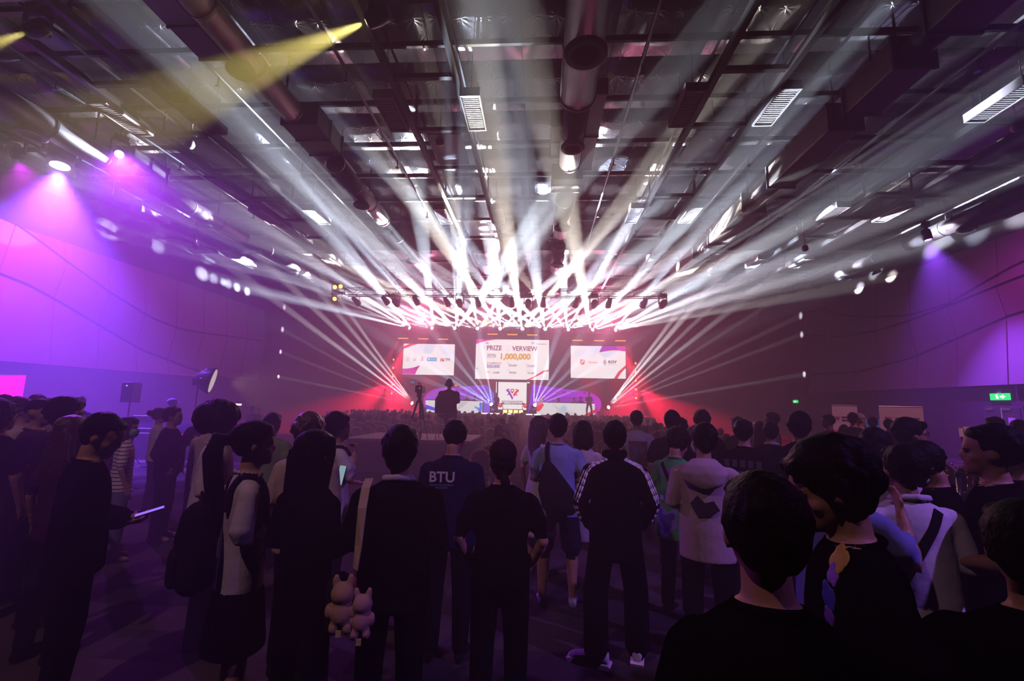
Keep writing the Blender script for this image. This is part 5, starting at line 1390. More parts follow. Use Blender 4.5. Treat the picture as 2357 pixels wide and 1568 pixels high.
# pale sneakers of the man in the track jacket: the left one turned sideways
def sneaker(k, loc, rz):
    o = PEOPLE[k]
    P_ = Parts(); up = fabric((.62, .54, .58), 'sneaker')
    P_.loft([((0, -.09, .06), (.030, 0, 0), (0, 0, .040)), ((0, -.06, .075), (.038, 0, 0), (0, 0, .062)), ((0, 0, .07), (.040, 0, 0), (0, 0, .055)), ((0, .08, .052), (.046, 0, 0), (0, 0, .036)), ((0, .16, .042), (.044, 0, 0), (0, 0, .026)), ((0, .195, .036), (.026, 0, 0), (0, 0, .016))], 0, 14)
    s_ = link('sneaker', remesh(P_, .008, [up], 2, 'sneaker'), None, o); s_.location = loc; s_.rotation_euler = (0, 0, rz)
    MB().prism([(-.10, .0), (.20, .0), (.215, .022), (.19, .032), (-.095, .030), (-.108, .02)], -.047, .047).build('sole', fabric((.72, .62, .68), 'sole'), s_).rotation_euler = (0, 0, PI / 2)
    for q in (-1, 1):
        MB().prism([(-.065, .085), (-.05, .055), (-.01, .045), (.09, .082), (.0, .06), (-.035, .062)], -.002, .002).build('side_mark', fabric(BLK, 'mark'), s_).matrix_local = Matrix.Translation((q * .043, 0, 0)) @ Matrix.Rotation(PI / 2, 4, 'Z')
    MB().path([(-.02, .02, .115), (.02, .045, .10), (-.02, .065, .092), (.02, .085, .085)], .004, 5).build('laces', fabric((.6, .55, .6), 'lace'), s_)
sneaker('track', (-.155, -.07, 0), rad(72)); sneaker('track', (.155, .04, 0), rad(-12))
def strap(k, pts, m, w_=.022, name='strap'):
    return surface_path(k, pts, .004, w_, m, name)
STRAPB = fabric((.01, .01, .012), 'strap')
lerp3 = lambda a, b, n: [tuple(a[j] + (b[j] - a[j]) * i / n for j in range(3)) for i in range(n + 1)]
strap('whiteshirt', lerp3((.10, -.12, 1.43), (-.22, -.14, .95), 14), STRAPB, .022)
strap('blotch', lerp3((-.10, -.12, 1.42), (.16, -.16, 1.0), 12), STRAPB, .018)
strap('bob', lerp3((-.06, -.12, 1.40), (.14, -.14, 1.02), 12), STRAPB, .014)
strap('gown', lerp3((.02, -.12, 1.41), (.06, -.14, 1.2), 6), STRAPB, .010)
# yellow and blue print on the near man's shirt front edge
for (px_, py_, c, s_) in ((1906, 1268, (.36, .25, .01), .030), (1912, 1318, (.20, .08, .38), .022), (1900, 1372, (.03, .045, .24), .026), (1906, 1420, (.12, .05, .25), .018), (1897, 1500, (.40, .29, .02), .032), (1893, 1550, (.36, .26, .02), .028)):
    o = PEOPLE['neardown']; me = o.data
    q_ = o.matrix_basis.inverted() @ at(px_, py_, 1.42)
    best = min(me.vertices, key=lambda v: (v.co - q_).length)
    pr = Parts(); pr.ell((0, 0, 0), (s_, .004, s_ * 1.15), 0); pr.ell((s_ * .4, 0, s_ * .9), (s_ * .5, .004, s_ * .7), 0); pr.ell((-s_ * .5, 0, -s_ * .8), (s_ * .35, .004, s_ * .6), 0)
    l_ = link('shirt_print', remesh(pr, .0035, [mat('print_%d_%d' % (int(c[0] * 100), int(c[2] * 100)), c, .6)], 1, 'shirt_print'), None, o)
    l_.matrix_local = Matrix.Translation(best.co) @ best.normal.to_track_quat('Y', 'Z').to_matrix().to_4x4()

# ------------------------------------------------------------------ bags, phones and other carried things
def wpt(k, p): return PEOPLE[k].matrix_basis @ Vector(p)
def rucksack(k, label, loc, size, strap_side=(-1, 1), straps=True):
    o = PEOPLE[k]
    t = thing('backpack', label, 'backpack', o.location, 0); t.rotation_euler = o.rotation_euler; t.scale = o.scale
    W_, D_, H_ = size; x, y, z = loc
    P_ = Parts(); P_.torso([(z, W_ * .8, D_ * .7, y, x), (z + .04, W_, D_, y, x), (z + H_ * .6, W_, D_ * .95, y, x), (z + H_ * .88, W_ * .85, D_ * .7, y, x), (z + H_, W_ * .5, D_ * .4, y + .01, x)], 0, 20)
    link('bag_body', remesh(P_, .014, [fabric((.010, .010, .012), 'bag')], 3, 'bag_body', .003, 2), None, t)
    P_ = Parts(); P_.torso([(z + .04, W_ * .7, D_ * .4, y - D_ * .85, x), (z + H_ * .45, W_ * .72, D_ * .35, y - D_ * .85, x), (z + H_ * .5, W_ * .5, D_ * .2, y - D_ * .8, x)], 0, 16)
    link('front_pocket', remesh(P_, .014, [fabric((.012, .012, .014), 'bag2')], 3, 'front_pocket', .002, 4), None, t)
    MB().path([(x - .03, y + .02, z + H_), (x - .02, y, z + H_ + .05), (x + .02, y, z + H_ + .05), (x + .03, y + .02, z + H_)], .008).build('grab_handle', STRAPB, t)
    me = o.data; kd = kdtree.KDTree(len(me.vertices))
    for v in me.vertices: kd.insert(v.co, v.index)
    kd.balance()
    if straps:
        for s_ in strap_side:
            pts = lerp3((s_ * .10, -.13, z + H_ * .9), (s_ * .11, -.06, 1.46), 6) + lerp3((s_ * .115, .04, 1.44), (s_ * .14, .14, 1.15), 7)
            Q = []
            for p in pts:
                co, i, d_ = kd.find(p); Q.append(co + me.vertices[i].normal * .008)
            MB().path(Q, .020, 6).build('shoulder_strap', STRAPB, t, True)
    return t
rucksack('ponytail', 'large black backpack on the back of the woman with the ponytail', (0, -.22, .86), (.16, .10, .44))
rucksack('rucksack', 'black rucksack hanging from the right shoulder of the boy in white', (.06, -.20, 1.02), (.13, .09, .40))
o = PEOPLE['blueT']
t = thing('sling_bag', 'black sling bag on the back of the man in light blue', 'bag', o.location); t.rotation_euler = o.rotation_euler; t.scale = o.scale
P_ = Parts(); P_.torso([(.84, .11, .05, -.185, .03), (.90, .17, .07, -.19, .02), (1.05, .165, .07, -.19, -.02), (1.20, .09, .055, -.18, -.07), (1.30, .03, .03, -.165, -.10)], 0, 18)
link('bag_body', remesh(P_, .013, [fabric((.010, .010, .012), 'bag')], 3, 'bag_body', .002, 5), None, t)
MB().path([(-.10, -.155, 1.30), (-.105, -.125, 1.38), (-.10, -.08, 1.435), (-.095, .0, 1.445)], .022, 6).build('strap', STRAPB, t, True)
# pale strap with plush toys on the sweater
o = PEOPLE['sweater']
t = thing('shoulder_bag', 'dark shoulder bag with a cream strap worn over the black sweater', 'bag', o.location); t.rotation_euler = o.rotation_euler; t.scale = o.scale
MB().sweep([(-.022, -.003), (.022, -.003), (.022, .003), (-.022, .003)], [(-.155, -.02, 1.455), (-.158, -.10, 1.42), (-.160, -.152, 1.33), (-.165, -.165, 1.15), (-.172, -.17, 1.04)]).build('strap', fabric((.52, .40, .28), 'strap'), t)
MB().path([(-.172, -.17, 1.04), (-.176, -.172, 1.0), (-.168, -.172, .965)], .006).build('clip', GOLD, t); MB().tube((-.172, -.176, 1.0), (-.165, -.178, .95), .010, .006).build('red_tag', mat('red_ribbon', (.6, .02, .05), .5), t)
P_ = Parts(); P_.torso([(.72, .05, .09, -.06, -.27), (.76, .06, .12, -.06, -.27), (.95, .055, .11, -.06, -.27), (.98, .03, .06, -.06, -.27)], 0); link('bag_body', remesh(P_, .014, [fabric((.012, .011, .014), 'bag')], 2, 'bag_body'), None, t)
def plush(x, z, c, label, s=1.0):
    q = thing('plush_toy', label, 'plush toy', o.location); q.rotation_euler = o.rotation_euler; q.scale = o.scale
    y = -.215; f_ = fabric(c, 'plush')
    P_ = Parts(); P_.ell((x, y, z), (.048 * s, .042 * s, .055 * s), 0); P_.ell((x, y, z + .075 * s), (.05 * s, .045 * s, .045 * s), 0)
    for sx in (-1, 1):
        P_.ell((x + sx * .03 * s, y, z + .125 * s), (.016 * s, .012 * s, .030 * s), 0); P_.ell((x + sx * .05 * s, y - .01, z + .01), (.018 * s, .018 * s, .034 * s), 0); P_.ell((x + sx * .028 * s, y - .01, z - .055 * s), (.022 * s, .024 * s, .028 * s), 0)
    link('toy_body', remesh(P_, .008, [f_], 3, 'toy_body', .001, 3), None, q)
    MB().box((x - .012, y - .048, z - .09), (x + .012, y - .044, z - .06)).build('cloth_tag', fabric((.5, .42, .2), 'tag'), q)
plush(-.215, .86, (.42, .26, .16), 'tan plush toy hanging from the bag with the cream strap, left one', 1.15)
plush(-.12, .82, (.46, .26, .24), 'pinkish plush toy hanging from the bag with the cream strap, right one', 1.0)
# phones
def phone(p, rot, label, col, k):
    t = thing('phone', label, 'phone', p); t.rotation_euler = rot
    bevel(MB().box((-.038, -.005, -.078), (.038, .004, .078)).build('phone_body', BLACKP, t), .004)
    MB().box((-.035, -.0065, -.074), (.035, -.005, .074)).build('display', emit('phone_%s' % label[:6], col, k), t)
w1 = wpt('phoneman', (.10, .33, 1.12)); phone(w1, (rad(-75), 0, rad(-50)), 'lit violet-blue phone held by the big man in black', (.25, .12, 1.0), 1.6)
w1 = wpt('cream', (.075, .33, 1.26)); phone(w1, (rad(-15), 0, rad(-25)), 'small phone held up by the person in the cream shirt', (.4, .6, .7), .6)
w1 = wpt('btu', (.0, .34, 1.25)); phone(w1, (rad(-40), 0, 0), 'phone held by the man in the navy jacket', (.3, .4, .6), .2)
# folded tote on the jacket with the white collar
o = PEOPLE['whitecollar']; q = on_back('whitecollar', 1.1, .02)
t = thing('tote_bag', 'dark green and white folded tote bag worn by the man with the white collar', 'bag', o.location); t.rotation_euler = o.rotation_euler; t.scale = o.scale
MB().prism([(-.06, .85), (.16, .85), (.16, 1.10), (.10, 1.26)], q.y - .03, q.y - .005).build('bag_body', fabric((.03, .06, .04), 'tote'), t)
MB().prism([(-.06, .85), (.0, .84), (.10, 1.26), (.08, 1.20)], q.y - .036, q.y - .031).build('white_flap', fabric((.5, .45, .5), 'tote'), t)
strap('whitecollar', lerp3((.06, -.12, 1.42), (.12, -.15, 1.2), 5), STRAPB, .014)
# light bracelet and earring glints are left to the lights

# ------------------------------------------------------------------ stage people
for k, (x, y, lab, kw) in enumerate(((1143, 905, 'dark presenter standing left of the centre screen', dict(arms=('down', 'front'), yaw=160, top=(.05, .012, .02), sleeve='long')),
                                     (1356, 903, 'dark presenter standing in front of the right desk', dict(arms=('front', 'front'), yaw=175, top=(.06, .015, .03), sleeve='long', stance=.17)))):
    place_person(dict(x=x, y=y, Y=32.4, hair='short', label=lab, voxel=.022, zfloor=SZ, bot=(.05, .012, .025), seed=60 + k, **kw))
# ------------------------------------------------------------------ banquet chairs
def chair_parts():
    d = {}
    d['seat'] = Parts(); d['seat'].torso([(.42, .19, .19), (.44, .21, .21), (.48, .205, .205), (.495, .15, .15)], 0, 16)
    d['seat'] = remesh(d['seat'], .022, [PAD], 1, 'seat')
    P_ = Parts(); n = 10
    P_.loft([((0, -.215 - .02 * k / n, .52 + .40 * k / n), (.185 * (1 if k < 6 else math.cos((k - 6) / 4 * 1.25)), 0, 0), (0, .022, 0)) for k in range(n + 1)], 0, 14)
    d['back_pad'] = remesh(P_, .022, [PAD], 1, 'back_pad')
    arch = [(-.20, -.20, .40), (-.205, -.215, .62), (-.20, -.228, .76)] + [(-.20 * math.cos(t), -.235, .78 + .17 * math.sin(t)) for t in [PI * i / 8 for i in range(9)]] + [(.20, -.228, .76), (.205, -.215, .62), (.20, -.20, .40)]
    d['back_frame'] = MB().path(arch, .013, 7).mesh('back_frame', True); d['back_frame'].materials.append(GOLD)
    for k, (x, y, x2, y2) in enumerate(((-.18, .17, -.19, .19), (.18, .17, .19, .19), (-.19, -.19, -.20, -.24), (.19, -.19, .20, -.24))):
        d['leg%d' % k] = MB().tube((x, y, .43), (x2, y2, 0), .014, .011, 7).mesh('leg', True); d['leg%d' % k].materials.append(GOLD)
    return d
CH = chair_parts()
def chair(loc, rz, label, group):
    t = thing('banquet_chair', label, 'chair', loc, rz, group)
    link('seat', CH['seat'], None, t); link('back_pad', CH['back_pad'], None, t); link('back_frame', CH['back_frame'], None, t)
    for k in range(4): link('leg', CH['leg%d' % k], None, t)
    return t
fb = bmesh.new()                                   # far chairs show no parts: one mesh
far_me = bpy.data.meshes.new('banquet_chair'); far_me.materials.append(PAD); far_me.materials.append(GOLD)
for k, me in CH.items():
    n0 = len(fb.faces); fb.from_mesh(me); fb.faces.ensure_lookup_table()
    for f_ in list(fb.faces)[n0:]: f_.material_index = 0 if k in ('seat', 'back_pad') else 1
fb.to_mesh(far_me); fb.free()

# ------------------------------------------------------------------ seated audience
SEATV = []
for k, (hair, top, fem, hd_) in enumerate((('short', (.03, .02, .03), False, (0, 0, 0)), ('tousled', (.05, .03, .05), False, (15, -8, 0)), ('long', (.04, .03, .05), True, (0, 0, 0)), ('bob', (.30, .26, .30), True, (-15, 0, 0)),
                                           ('short', (.40, .36, .40), False, (-12, -10, 4)), ('middle', (.06, .05, .10), False, (10, 0, -4)), ('ponytail', (.10, .05, .06), True, (-20, 0, 0)), ('curly', (.03, .03, .035), False, (0, -14, 0)))):
    o = make_person(dict(h=1.70 if not fem else 1.62, seated=True, hair=hair, top=top, fem=fem, head=hd_, arms=('front', 'front') if k % 2 else ('cross', 'front'), voxel=.03, smooth=2, seed=80 + k, hseed=k % 2, sleeve='short' if k % 3 else 'long'))
    SEATV.append((o, ('short-haired', 'tousled-haired', 'long-haired', 'bob-haired', 'pale-shirted', 'bowl-cut', 'pony-tailed', 'curly-haired')[k]))
AR = random.Random(23)
NUM = ['first', 'second', 'third', 'fourth', 'fifth', 'sixth', 'seventh', 'eighth', 'ninth', 'tenth', 'eleventh', 'twelfth', 'thirteenth', 'fourteenth', 'fifteenth', 'sixteenth', 'seventeenth', 'eighteenth', 'nineteenth']
used = [False] * len(SEATV)
seats = []
for r in range(19):
    Y = 9.6 + 1.1 * r
    for block, xs in (('left', [-1.15 - .60 * i for i in range(18)]), ('right', [.55 + .60 * i for i in range(9)])):
        for x in xs:
            if block == 'left' and Y < 16.6 and -6.2 < x < -1.5: continue      # camera platform
            if block == 'left' and Y < 13.5 and x < -6: continue
            if block == 'right' and Y < 11.0: continue
            if abs(x) / Y > .48: continue
            seats.append((r, Y, block, x, xs.index(x) + 1))
people_at = [s for s in seats if AR.random() < (.78 if s[1] > 12 else .7)]
if len(people_at) > 292: people_at = sorted(AR.sample(people_at, 292), key=lambda s: s[0])
occ = set(people_at)
nch = 0
for s_ in seats:
    r, Y, block, x, nx = s_
    jx, jy, jr = AR.uniform(-.06, .06), AR.uniform(-.05, .05), AR.uniform(-.12, .12)
    if Y < 12.5:
        chair((x + jx, Y + jy, 0), jr * .5, 'gold-framed chair in %s block, %s row from the back, %s from the aisle' % (block, NUM[r], NUM[nx - 1]), 'audience chairs')
    elif nch < 292 and (s_ in occ):
        o = link('banquet_chair', far_me); o.location = (x + jx, Y + jy, 0); o.rotation_euler = (0, 0, jr * .5)
        tag(o, 'gold-framed chair in %s block, %s row from the back, %s from the aisle' % (block, NUM[r], NUM[nx - 1]), 'chair', 'audience chairs'); nch += 1
    if s_ in occ:
        k = AR.randrange(len(SEATV)); src, word = SEATV[k]
        lab = '%s spectator in %s block, %s row from the back, %s from the aisle' % (word, block, NUM[r], NUM[nx - 1])
        if not used[k]:
            o = src; used[k] = True
        else:
            o = src.copy(); COL.objects.link(o)
            for ch in src.children:
                c = ch.copy(); COL.objects.link(c); c.parent = o
        o.location = (x + jx, Y + jy, 0); o.rotation_euler = (0, 0, jr)
        sc_ = src.scale[0] * AR.uniform(.95, 1.05) / (1.0 if o is not src else 1.0); o.scale = (sc_,) * 3
        tag(o, lab, 'person', 'seated audience')
for k, (src, word) in enumerate(SEATV):
    if not used[k]: bpy.data.objects.remove(src)

# casters behind the stage desks
for k, (px_, Y, lab) in enumerate(((1075, 33.75, 'dark caster seated behind the left desk, left one'), (1092, 33.75, 'dark caster seated behind the left desk, right one'), (1250, 33.75, 'caster seated at the left end of the right desk'), (1286, 33.75, 'tall caster seated behind the right desk'),
                                  (1322, 33.75, 'caster in dark clothes right of the middle of the right desk'), (1331, 33.75, 'caster with a lit face behind the right desk'))):
    src = SEATV[k % len(SEATV)][0]
    o = src.copy(); COL.objects.link(o)
    for ch in src.children:
        c = ch.copy(); COL.objects.link(c); c.parent = o
    p = at(px_, 918, Y); o.location = (p.x + (.2 if k == 5 else 0), Y + .3 * (k % 2), SZ); o.rotation_euler = (0, 0, PI + .2 * (k % 3 - 1)); tag(o, lab, 'person')
    if 'group' in o: del o['group']
    c = link('banquet_chair', far_me); c.location = o.location; c.rotation_euler = (0, 0, PI); tag(c, 'chair of a caster behind the stage desks, %s from the left' % ORD[k], 'chair')

# ------------------------------------------------------------------ camera platform
t = thing('camera_platform', 'low dark box platform carrying the video camera in the audience', 'platform', (0, 0, 0))
bevel(MB().box((-5.6, 13.05, .72), (-1.95, 15.7, .80)).build('deck', mat('grey_stage_ply', (.20, .17, .19), .7, 0, .4, 6, .1), t), .01)
for a, b in (((-5.55, 13.08, 0), (-2.0, 13.12, .72)), ((-5.55, 13.12, 0), (-5.51, 15.65, .72)), ((-2.04, 13.12, 0), (-2.0, 15.65, .72))):
    MB().box(a, b).build('skirting', fabric((.025, .018, .03), 'skirt'), t)
tr = thing('tripod', 'black camera tripod standing on the platform', 'tripod', (-3.66, 13.75, .80))
for k in range(3):
    a = rad(90 + 120 * k)
    f_ = Vector((.42 * math.cos(a), .42 * math.sin(a), 0)); m_ = Vector((.20 * math.cos(a), .20 * math.sin(a), .62)); h_ = Vector((.06 * math.cos(a), .06 * math.sin(a), 1.12))
    l_ = MB().tube(h_, m_, .020, .020).tube(h_ + Vector((.03, 0, 0)), m_ + Vector((.03, 0, 0)), .014).build('leg', BLACKM, tr)
    MB().tube(m_, f_, .016, .014).build('lower_leg', BLACKM, l_); MB().box((f_.x - .03, f_.y - .03, 0), (f_.x + .03, f_.y + .03, .02)).build('foot', BLACKP, l_); MB().box((m_.x - .035, m_.y - .035, m_.z - .05), (m_.x + .045, m_.y + .035, m_.z + .06)).build('leg_lock', BLACKP, l_)
MB().tube((0, 0, 1.05), (0, 0, 1.24), .05).build('column', BLACKM, tr); MB().box((-.07, -.07, 1.22), (.07, .07, 1.36)).build('fluid_head', BLACKP, tr); MB().tube((.05, -.05, 1.28), (.22, -.5, 1.10), .010).build('pan_bar', BLACKM, tr)
vc = thing('video_camera', 'black video camera with flip-out monitor on the tripod', 'camera', (-3.66, 13.75, 2.16))
bevel(MB().box((-.10, -.20, .0), (.12, .22, .22)).build('camera_body', BLACKP, vc), .02); MB().tube((.0, .2, .10), (0, .45, .10), .075, .085, 14).build('lens', BLACKP, vc, True)
MB().path([(-.02, .15, .22), (-.02, .15, .30), (-.02, -.12, .30), (-.02, -.12, .22)], .018, 7).build('top_handle', BLACKP, vc)
MB().box((-.28, -.16, .25), (-.10, -.14, .36)).build('flip_monitor', BLACKP, vc); MB().box((-.27, -.166, .26), (-.11, -.16, .35)).build('monitor_display', emit('camera_display', (.35, .3, .45), .5), vc)
MB().box((.03, -.206, .12), (.05, -.20, .14)).build('tally_lamp', emit('tally_red', (1, .05, .03), 5), vc)
# operator on a high chair with headset
op = make_person(dict(h=1.74, seated=True, hair='short', top=(.03, .022, .03), sleeve='long', loose=1.15, w=1.18, head=(-12, 0, 0), arms=('front', 'phone'), voxel=.016, seed=99, lean=.10))
op.location = (-2.78, 13.85, 1.05); op.scale = (1.12,) * 3
tag(op, 'camera operator with headset seated on the platform, seen from behind', 'person')
HMo = Matrix([op['_hm'][i * 4:i * 4 + 4] for i in range(4)])
hs = MB().path([(.088 * math.cos(t_), -.015, .10 + .155 * math.sin(t_)) for t_ in [PI * i / 12 for i in range(13)]], .012, 7)
h_ = hs.build('headset_band', BLACKP, op, True); h_.matrix_local = HMo
for s_ in (-1, 1):
    e_ = lathe([(.038, -.018), (.042, 0), (.036, .018)], 14).build('ear_cup', BLACKP, op, True); e_.matrix_local = HMo @ Matrix.Translation((s_ * .088, -.012, .10)) @ Matrix.Rotation(PI / 2, 4, 'Y')
MB().box((.13, .05, .06), (.17, .09, .10)).build('headset_lamp', emit('headset_red', (1, .08, .03), 4), op).matrix_local = HMo
st = thing('high_chair', 'tall dark padded chair under the camera operator', 'chair', (-2.82, 13.75, .80))
P_ = Parts(); P_.loft([((-.02, -.30, .75 + .62 * k / 8), (.27 * (1 if k < 5 else math.cos((k - 5) / 3 * 1.2)), 0, 0), (0, .035, 0)) for k in range(9)], 0, 16)
link('back_pad', remesh(P_, .02, [PAD], 2, 'back_pad'), None, st)
P_ = Parts(); P_.torso([(.62, .20, .20), (.66, .25, .24), (.73, .24, .23)], 0); link('seat', remesh(P_, .02, [PAD], 2, 'seat'), None, st)
for x in (-.22, .22):
    for y in (-.22, .2): MB().tube((x * .9, y * .9, .64), (x * 1.1, y * 1.1, 0), .014).build('leg', STEEL, st)
bt = thing('water_bottle', 'clear plastic water bottle standing on the platform edge', 'bottle', (-3.5, 13.35, .80))
lathe([(.030, 0), (.036, .01), (.036, .07), (.033, .09), (.036, .11), (.036, .17), (.030, .20), (.014, .235), (.014, .25)], 14).build('bottle_body', mat('clear_plastic', (.55, .45, .75), .12, 0), bt, True); lathe([(.017, .248), (.017, .272), (.012, .275)], 12).build('bottle_cap', WHITEP, bt, True); lathe([(.037, .09), (.037, .16)], 14).build('bottle_label', mat('violet_label', (.25, .15, .5), .4), bt, True)
bt.scale = (1.25, 1.25, 1.35)

# ------------------------------------------------------------------ left side: lit panel, control desk, stands
t = thing('lit_panel', 'bright magenta lit banner panel at the left edge', 'banner', (-17.0, 13.1, 0))
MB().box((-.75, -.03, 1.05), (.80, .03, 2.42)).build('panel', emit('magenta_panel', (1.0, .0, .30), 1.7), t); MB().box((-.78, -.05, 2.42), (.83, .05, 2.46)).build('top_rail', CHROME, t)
for x in (-.7, .75): MB().tube((x, 0, 0), (x, 0, 2.42), .02).build('post', BLACKM, t)
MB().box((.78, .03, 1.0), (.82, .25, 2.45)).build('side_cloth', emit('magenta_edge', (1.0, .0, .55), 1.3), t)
dk = thing('control_desk', 'long dark control desk with red front edge beyond the left crowd', 'desk', (-11.2, 13.6, 0))
MB().box((-2.6, -.4, .70), (2.6, .4, .76)).build('desk_top', BLACKP, dk); MB().box((-2.6, -.42, 0), (2.6, -.38, .70)).build('front_cloth', fabric((.03, .02, .04), 'cloth'), dk); MB().box((-.3, -.46, .70), (2.6, -.42, .80)).build('red_edge', mat('red_tape', (.75, .02, .05), .5), dk)
for x in (-2.5, 2.5): MB().box((x - .03, -.35, 0), (x + .03, .35, .70)).build('leg', BLACKM, dk)
fc = thing('flight_case', 'flight case with metal edges on the control desk', 'case', (-12.0, 13.6, .76))
MB().box((-.42, -.25, 0), (.42, .25, .52)).build('case_body', mat('dark_laminate', (.05, .03, .06), .5), fc)
for p_, q_ in (((-.43, -.26, 0), (.43, -.26, 0)), ((-.43, -.26, .52), (.43, -.26, .52)), ((-.43, -.26, 0), (-.43, -.26, .52)), ((.43, -.26, 0), (.43, -.26, .52)), ((-.43, -.26, .14), (.43, -.26, .14)), ((-.43, .26, .52), (.43, .26, .52))):
    MB().tube(p_, q_, .016, n=5).build('edge_extrusion', STEEL, fc)
for x, w_, lab in ((-11.0, .5, 'mixer and cables piled on the control desk'), (-9.9, .45, 'pale equipment bag on the control desk')):
    P_ = Parts(); P_.torso([(0, w_ * .9, .22), (.12, w_ * .8, .2), (.26, w_ * .5, .14), (.34, w_ * .2, .08)], 0); o = link('equipment_pile', remesh(P_, .03, [fabric((.35, .30, .28) if w_ < .5 else (.03, .025, .04), 'pile')], 1, 'equipment_pile', .01, 4)); o.location = (x, 13.6, .76); tag(o, lab, 'equipment')
def stand(name, label, cat, loc, h):
    s_ = thing(name, label, cat, loc)
    MB().tube((0, 0, .3), (0, 0, h), .018).build('pole', BLACKM, s_)
    for k in range(3):
        a = rad(30 + 120 * k); MB().tube((0, 0, .55), (.42 * math.cos(a), .42 * math.sin(a), 0), .013).build('leg', BLACKM, s_)
    return s_
s_ = stand('speaker_stand', 'dark loudspeaker on a tripod stand by the left wall', 'loudspeaker', at(297, 985, 12.0) * 1, 1.75); s_.location = (at(297, 940, 12.0).x, 12.0, 0)
bevel(MB().box((-.16, -.16, 1.7), (.16, .16, 2.25)).build('cabinet', BLACKP, s_), .02); MB().tube((0, -.165, 1.88), (0, -.17, 1.88), .11, n=16).build('cone', BLACKM, s_); MB().box((-.02, -.17, 2.14), (.02, -.16, 2.17)).build('power_lamp', emit('blue_led', (.2, .25, 1), 3), s_)
px_ = at(480, 940, 12.6); s_ = stand('studio_lamp', 'round umbrella-shaped studio lamp on a stand by the left wall', 'lamp', (px_.x - .4, 12.6, 0), 2.25)
rf = lathe([(.06, -.36), (.16, -.30), (.30, -.14), (.38, .04), (.40, .10), (.36, .10), (.28, -.08), (.14, -.24)], 16, 'y').build('softbox', BLACKM, s_, True); rf.location = (.32, .0, 2.38); rf.rotation_euler = (rad(-12), rad(0), rad(-62))
for k in range(8):
    a = 2 * PI * k / 8; MB().path([(.06 * math.cos(a), -.36, .06 * math.sin(a)), (.305 * math.cos(a), -.14, .305 * math.sin(a)), (.405 * math.cos(a), .10, .405 * math.sin(a))], .006, 5).build('rib', STEEL, rf)
MB().box((-.12, -.07, 2.22), (.10, .07, 2.42)).build('lamp_head', BLACKP, s_); MB().box((.14, -.10, 2.60), (.30, -.06, 2.64)).build('lit_slot', emit('studio_slot', (1, .6, .1), 4), s_)
MB().tube((0, .09, 0), (0, .10, 0), .34, n=16).build('diffuser', emit('studio_diffuser', (1, .85, .7), .6), rf)
spot(Vector((px_.x + .3, 12.9, 2.35)), (1, .5, -.12), 160, rad(50), (1, .72, .5), .6, .1, 'studio_light')
sb = MB().box((-.18, -.05, 0), (.18, .05, .05)).build('light_strip', emit('small_led', (1, .75, .4), 4)); sb.location = (at(542, 933, 15.0)); tag(sb, 'small glowing light strip above the crowd near the lit faces', 'lamp')
po = MB().tube((0, 0, 0), (0, 0, sb.location.z), .012).build('pole', BLACKM, sb); po.location = (0, 0, -sb.location.z)
spot(at(565, 922, 15.2), (.6, .5, -.15), 60, rad(40), (1, .6, .12), .5, .05, 'face_light')

# ------------------------------------------------------------------ right side: banners, booth, barriers, spare chairs
BANW = mat('banner_white', (.62, .52, .58), .6); BANR = mat('banner_red', (.70, .04, .10), .6); BANP = mat('banner_violet', (.16, .08, .42), .6); BAND = mat('banner_dark', (.12, .05, .14), .6)
def banner(x, y, w_, h, rz, label, wide):
    t = thing('roll_up_banner', label, 'banner', (x, y, 0), rz)
    MB().box((-w_ / 2 - .02, -.10, 0), (w_ / 2 + .02, .10, .09)).build('base', STEEL, t); MB().tube((0, .03, .05), (0, .03, h), .012).build('pole', STEEL, t)
    MB().box((-w_ / 2, -.003, .08), (w_ / 2, .003, h)).build('sheet', BANW, t); MB().tube((-w_ / 2, 0, h), (w_ / 2, 0, h), .014).build('top_rail', STEEL, t)
    league_logo(t, -w_ * .30, h - .30, .16 if wide else .12, PU_, RE_, BANW, -.006)
    MB().box((-w_ * .14, -.008, h - .29), (w_ * .40, -.004, h - .25)).build('title_line', BAND, t); MB().box((-w_ * .14, -.008, h - .36), (w_ * .40, -.004, h - .315)).build('title_line', BAND, t)
    if wide:
        MB().box((-w_ * .40, -.008, h - .62), (w_ * .44, -.004, h - .565)).build('heading_line', BAND, t); MB().box((-w_ * .34, -.008, h - .86), (w_ * .34, -.004, h - .72)).build('violet_button', BANP, t); MB().box((-w_ * .40, -.008, .3), (w_ * .40, -.004, .9)).build('violet_block', BANP, t)
    else:
        MB().box((-w_ / 2, -.008, h - .68), (w_ / 2, -.004, h - .56)).build('red_band', BANR, t); MB().box((-w_ / 2, -.008, h - 1.40), (w_ / 2, -.004, h - .69)).build('violet_block', BANP, t)
        MB().box((-w_ * .32, -.008, h - 1.58), (w_ * .32, -.004, h - 1.46)).build('red_button', BANR, t)
        for z in (h - .76, h - .92): MB().box((-w_ * .45, -.012, z - .06), (-w_ * .22, -.008, z)).build('white_mark', BANW, t)
        MB().box((-w_ * .45, -.012, h - 1.16), (w_ * .2, -.008, h - 1.11)).build('white_mark', BANW, t)
PU_ = mat('emblem_violet', (.14, .03, .3), .6); RE_ = mat('emblem_red', (.6, .05, .08), .6)
banner(6.98, 10.9, .62, 2.0, rad(8), 'narrow roll-up banner with a red band and violet block', False)
banner(8.28, 11.0, .90, 2.0, rad(-6), 'wide roll-up banner with a large emblem heading', True)
bo = thing('booth_table', 'small booth table with two monitors between the banners', 'table', (7.75, 11.6, 0))
MB().box((-.8, -.35, .72), (.8, .35, .76)).build('table_top', BLACKP, bo)
for x in (-.72, .72):
    for y in (-.3, .3): MB().tube((x, y, 0), (x, y, .72), .02).build('leg', BLACKM, bo)
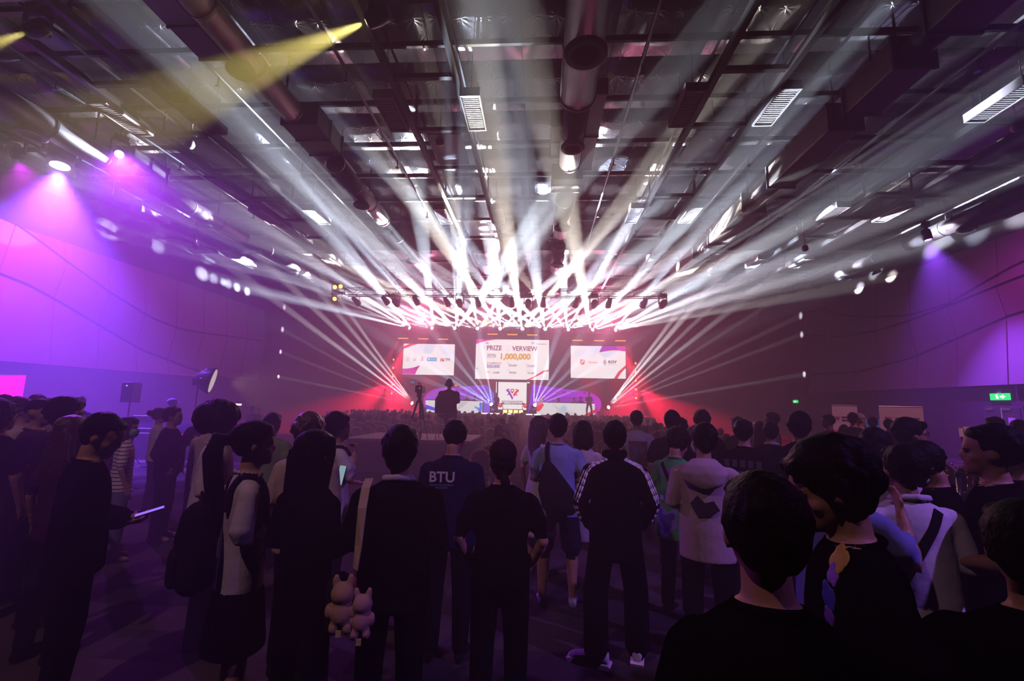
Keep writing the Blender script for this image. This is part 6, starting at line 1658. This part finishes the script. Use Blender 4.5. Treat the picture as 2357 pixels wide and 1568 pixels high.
for x, lab, lit in ((7.52, 'lit monitor showing pale blue bars on the booth table', True), (8.12, 'dim dark monitor on the right of the booth table', False)):
    mo = thing('monitor', lab, 'monitor', (x, 11.55, .76))
    MB().box((-.28, 0, .55), (.28, .04, .95)).build('casing', BLACKP, mo); MB().box((-.26, -.006, .57), (.26, 0, .93)).build('display', emit('booth_blue' if lit else 'booth_dim', (.06, .16, .5) if lit else (.05, .05, .18), .8), mo)
    MB().box((-.03, .0, 0), (.03, .04, .6)).build('neck', BLACKP, mo); MB().box((-.14, -.1, 0), (.14, .1, .02)).build('foot', BLACKP, mo)
    if lit:
        for z in (.86, .75, .64): MB().box((-.22, -.012, z - .03), (.16, -.006, z + .03)).build('display_bar', emit('booth_bar', (.25, .55, 1.0), 1.2), mo)
def barrier(x, y, label):
    t = thing('barrier_post', label, 'barrier', (x, y, 0), 0, 'belt barrier posts')
    lathe([(.17, 0), (.17, .02), (.04, .04), (.03, .06)], 16).build('base', CHROME, t, True); MB().tube((0, 0, .05), (0, 0, .95), .03, n=12).build('post', CHROME, t, True); MB().tube((0, 0, .93), (0, 0, 1.0), .036, n=12).build('belt_head', BLACKP, t, True)
    return t
TAPE = mat('red_tape_bright', (.85, .02, .03), .5)
def belt(a, b, label):
    a = Vector(a); b = Vector(b); L_ = (b - a).length; d_ = (b - a) / L_
    t = MB().box((0, -.002, -.025), (L_, .002, .025)).build('barrier_belt', TAPE); t.location = a; t.rotation_euler = (0, 0, math.atan2(d_.y, d_.x)); tag(t, label, 'barrier belt')
pA = at(2196, 1020, 7.4); pB = at(2262, 1023, 7.2); pC = at(1825, 968, 14.0); pD = at(1765, 962, 14.5)
barrier(pA.x, 7.4, 'chrome barrier post among the spare chairs on the right'); barrier(pB.x + .6, 7.15, 'chrome barrier post at the right end of the red belt'); barrier(pC.x, 14, 'far barrier post left of the narrow banner'); barrier(pD.x - .4, 14.6, 'far barrier post behind the red-haired woman')
belt((pA.x, 7.4, .97), (pB.x + .6, 7.15, .97), 'red belt stretched in front of the spare chairs'); belt((pC.x, 14, .97), (pD.x - .4, 14.6, .97), 'red belt far behind the man in the white shirt')
pE = at(440, 955, 12.6)
for k, (px_, py_, Y, rz) in enumerate(((2221, 1010, 8.0, 20), (2219, 1000, 8.6, 10), (2246, 1002, 8.6, -10), (2165, 1000, 8.9, 30), (2152, 998, 9.6, -20), (2200, 996, 9.4, 0), (1888, 985, 11.0, 15), (1924, 983, 11.2, -15), (2120, 1000, 9.2, 10))):
    p = at(px_, py_, Y); chair((p.x, Y, 0), rad(rz), 'spare gold-framed chair by the right wall, %s of the loose chairs' % ORD[k], 'spare chairs on the right')
for k, (px_, py_) in enumerate(((2226, 993), (2212, 996))):
    p = at(px_, py_, 9.6); t = thing('table_notice', ('white notice card standing among the spare chairs, right one', 'small white card standing among the spare chairs, left one')[k], 'notice', (p.x, 9.6, 0))
    MB().tube((0, 0, 0), (0, 0, p.z), .01).build('stem', BLACKM, t); MB().box((-.05 - .03 * (1 - k), -.012, p.z - .08), (.05 + .03 * (1 - k), -.006, p.z + .09)).build('card', WHITEP, t)
for ob_ in bpy.data.objects:
    if '_hm' in ob_: del ob_['_hm']
    for key in ('W', 'H'):
        if key in ob_: del ob_[key]
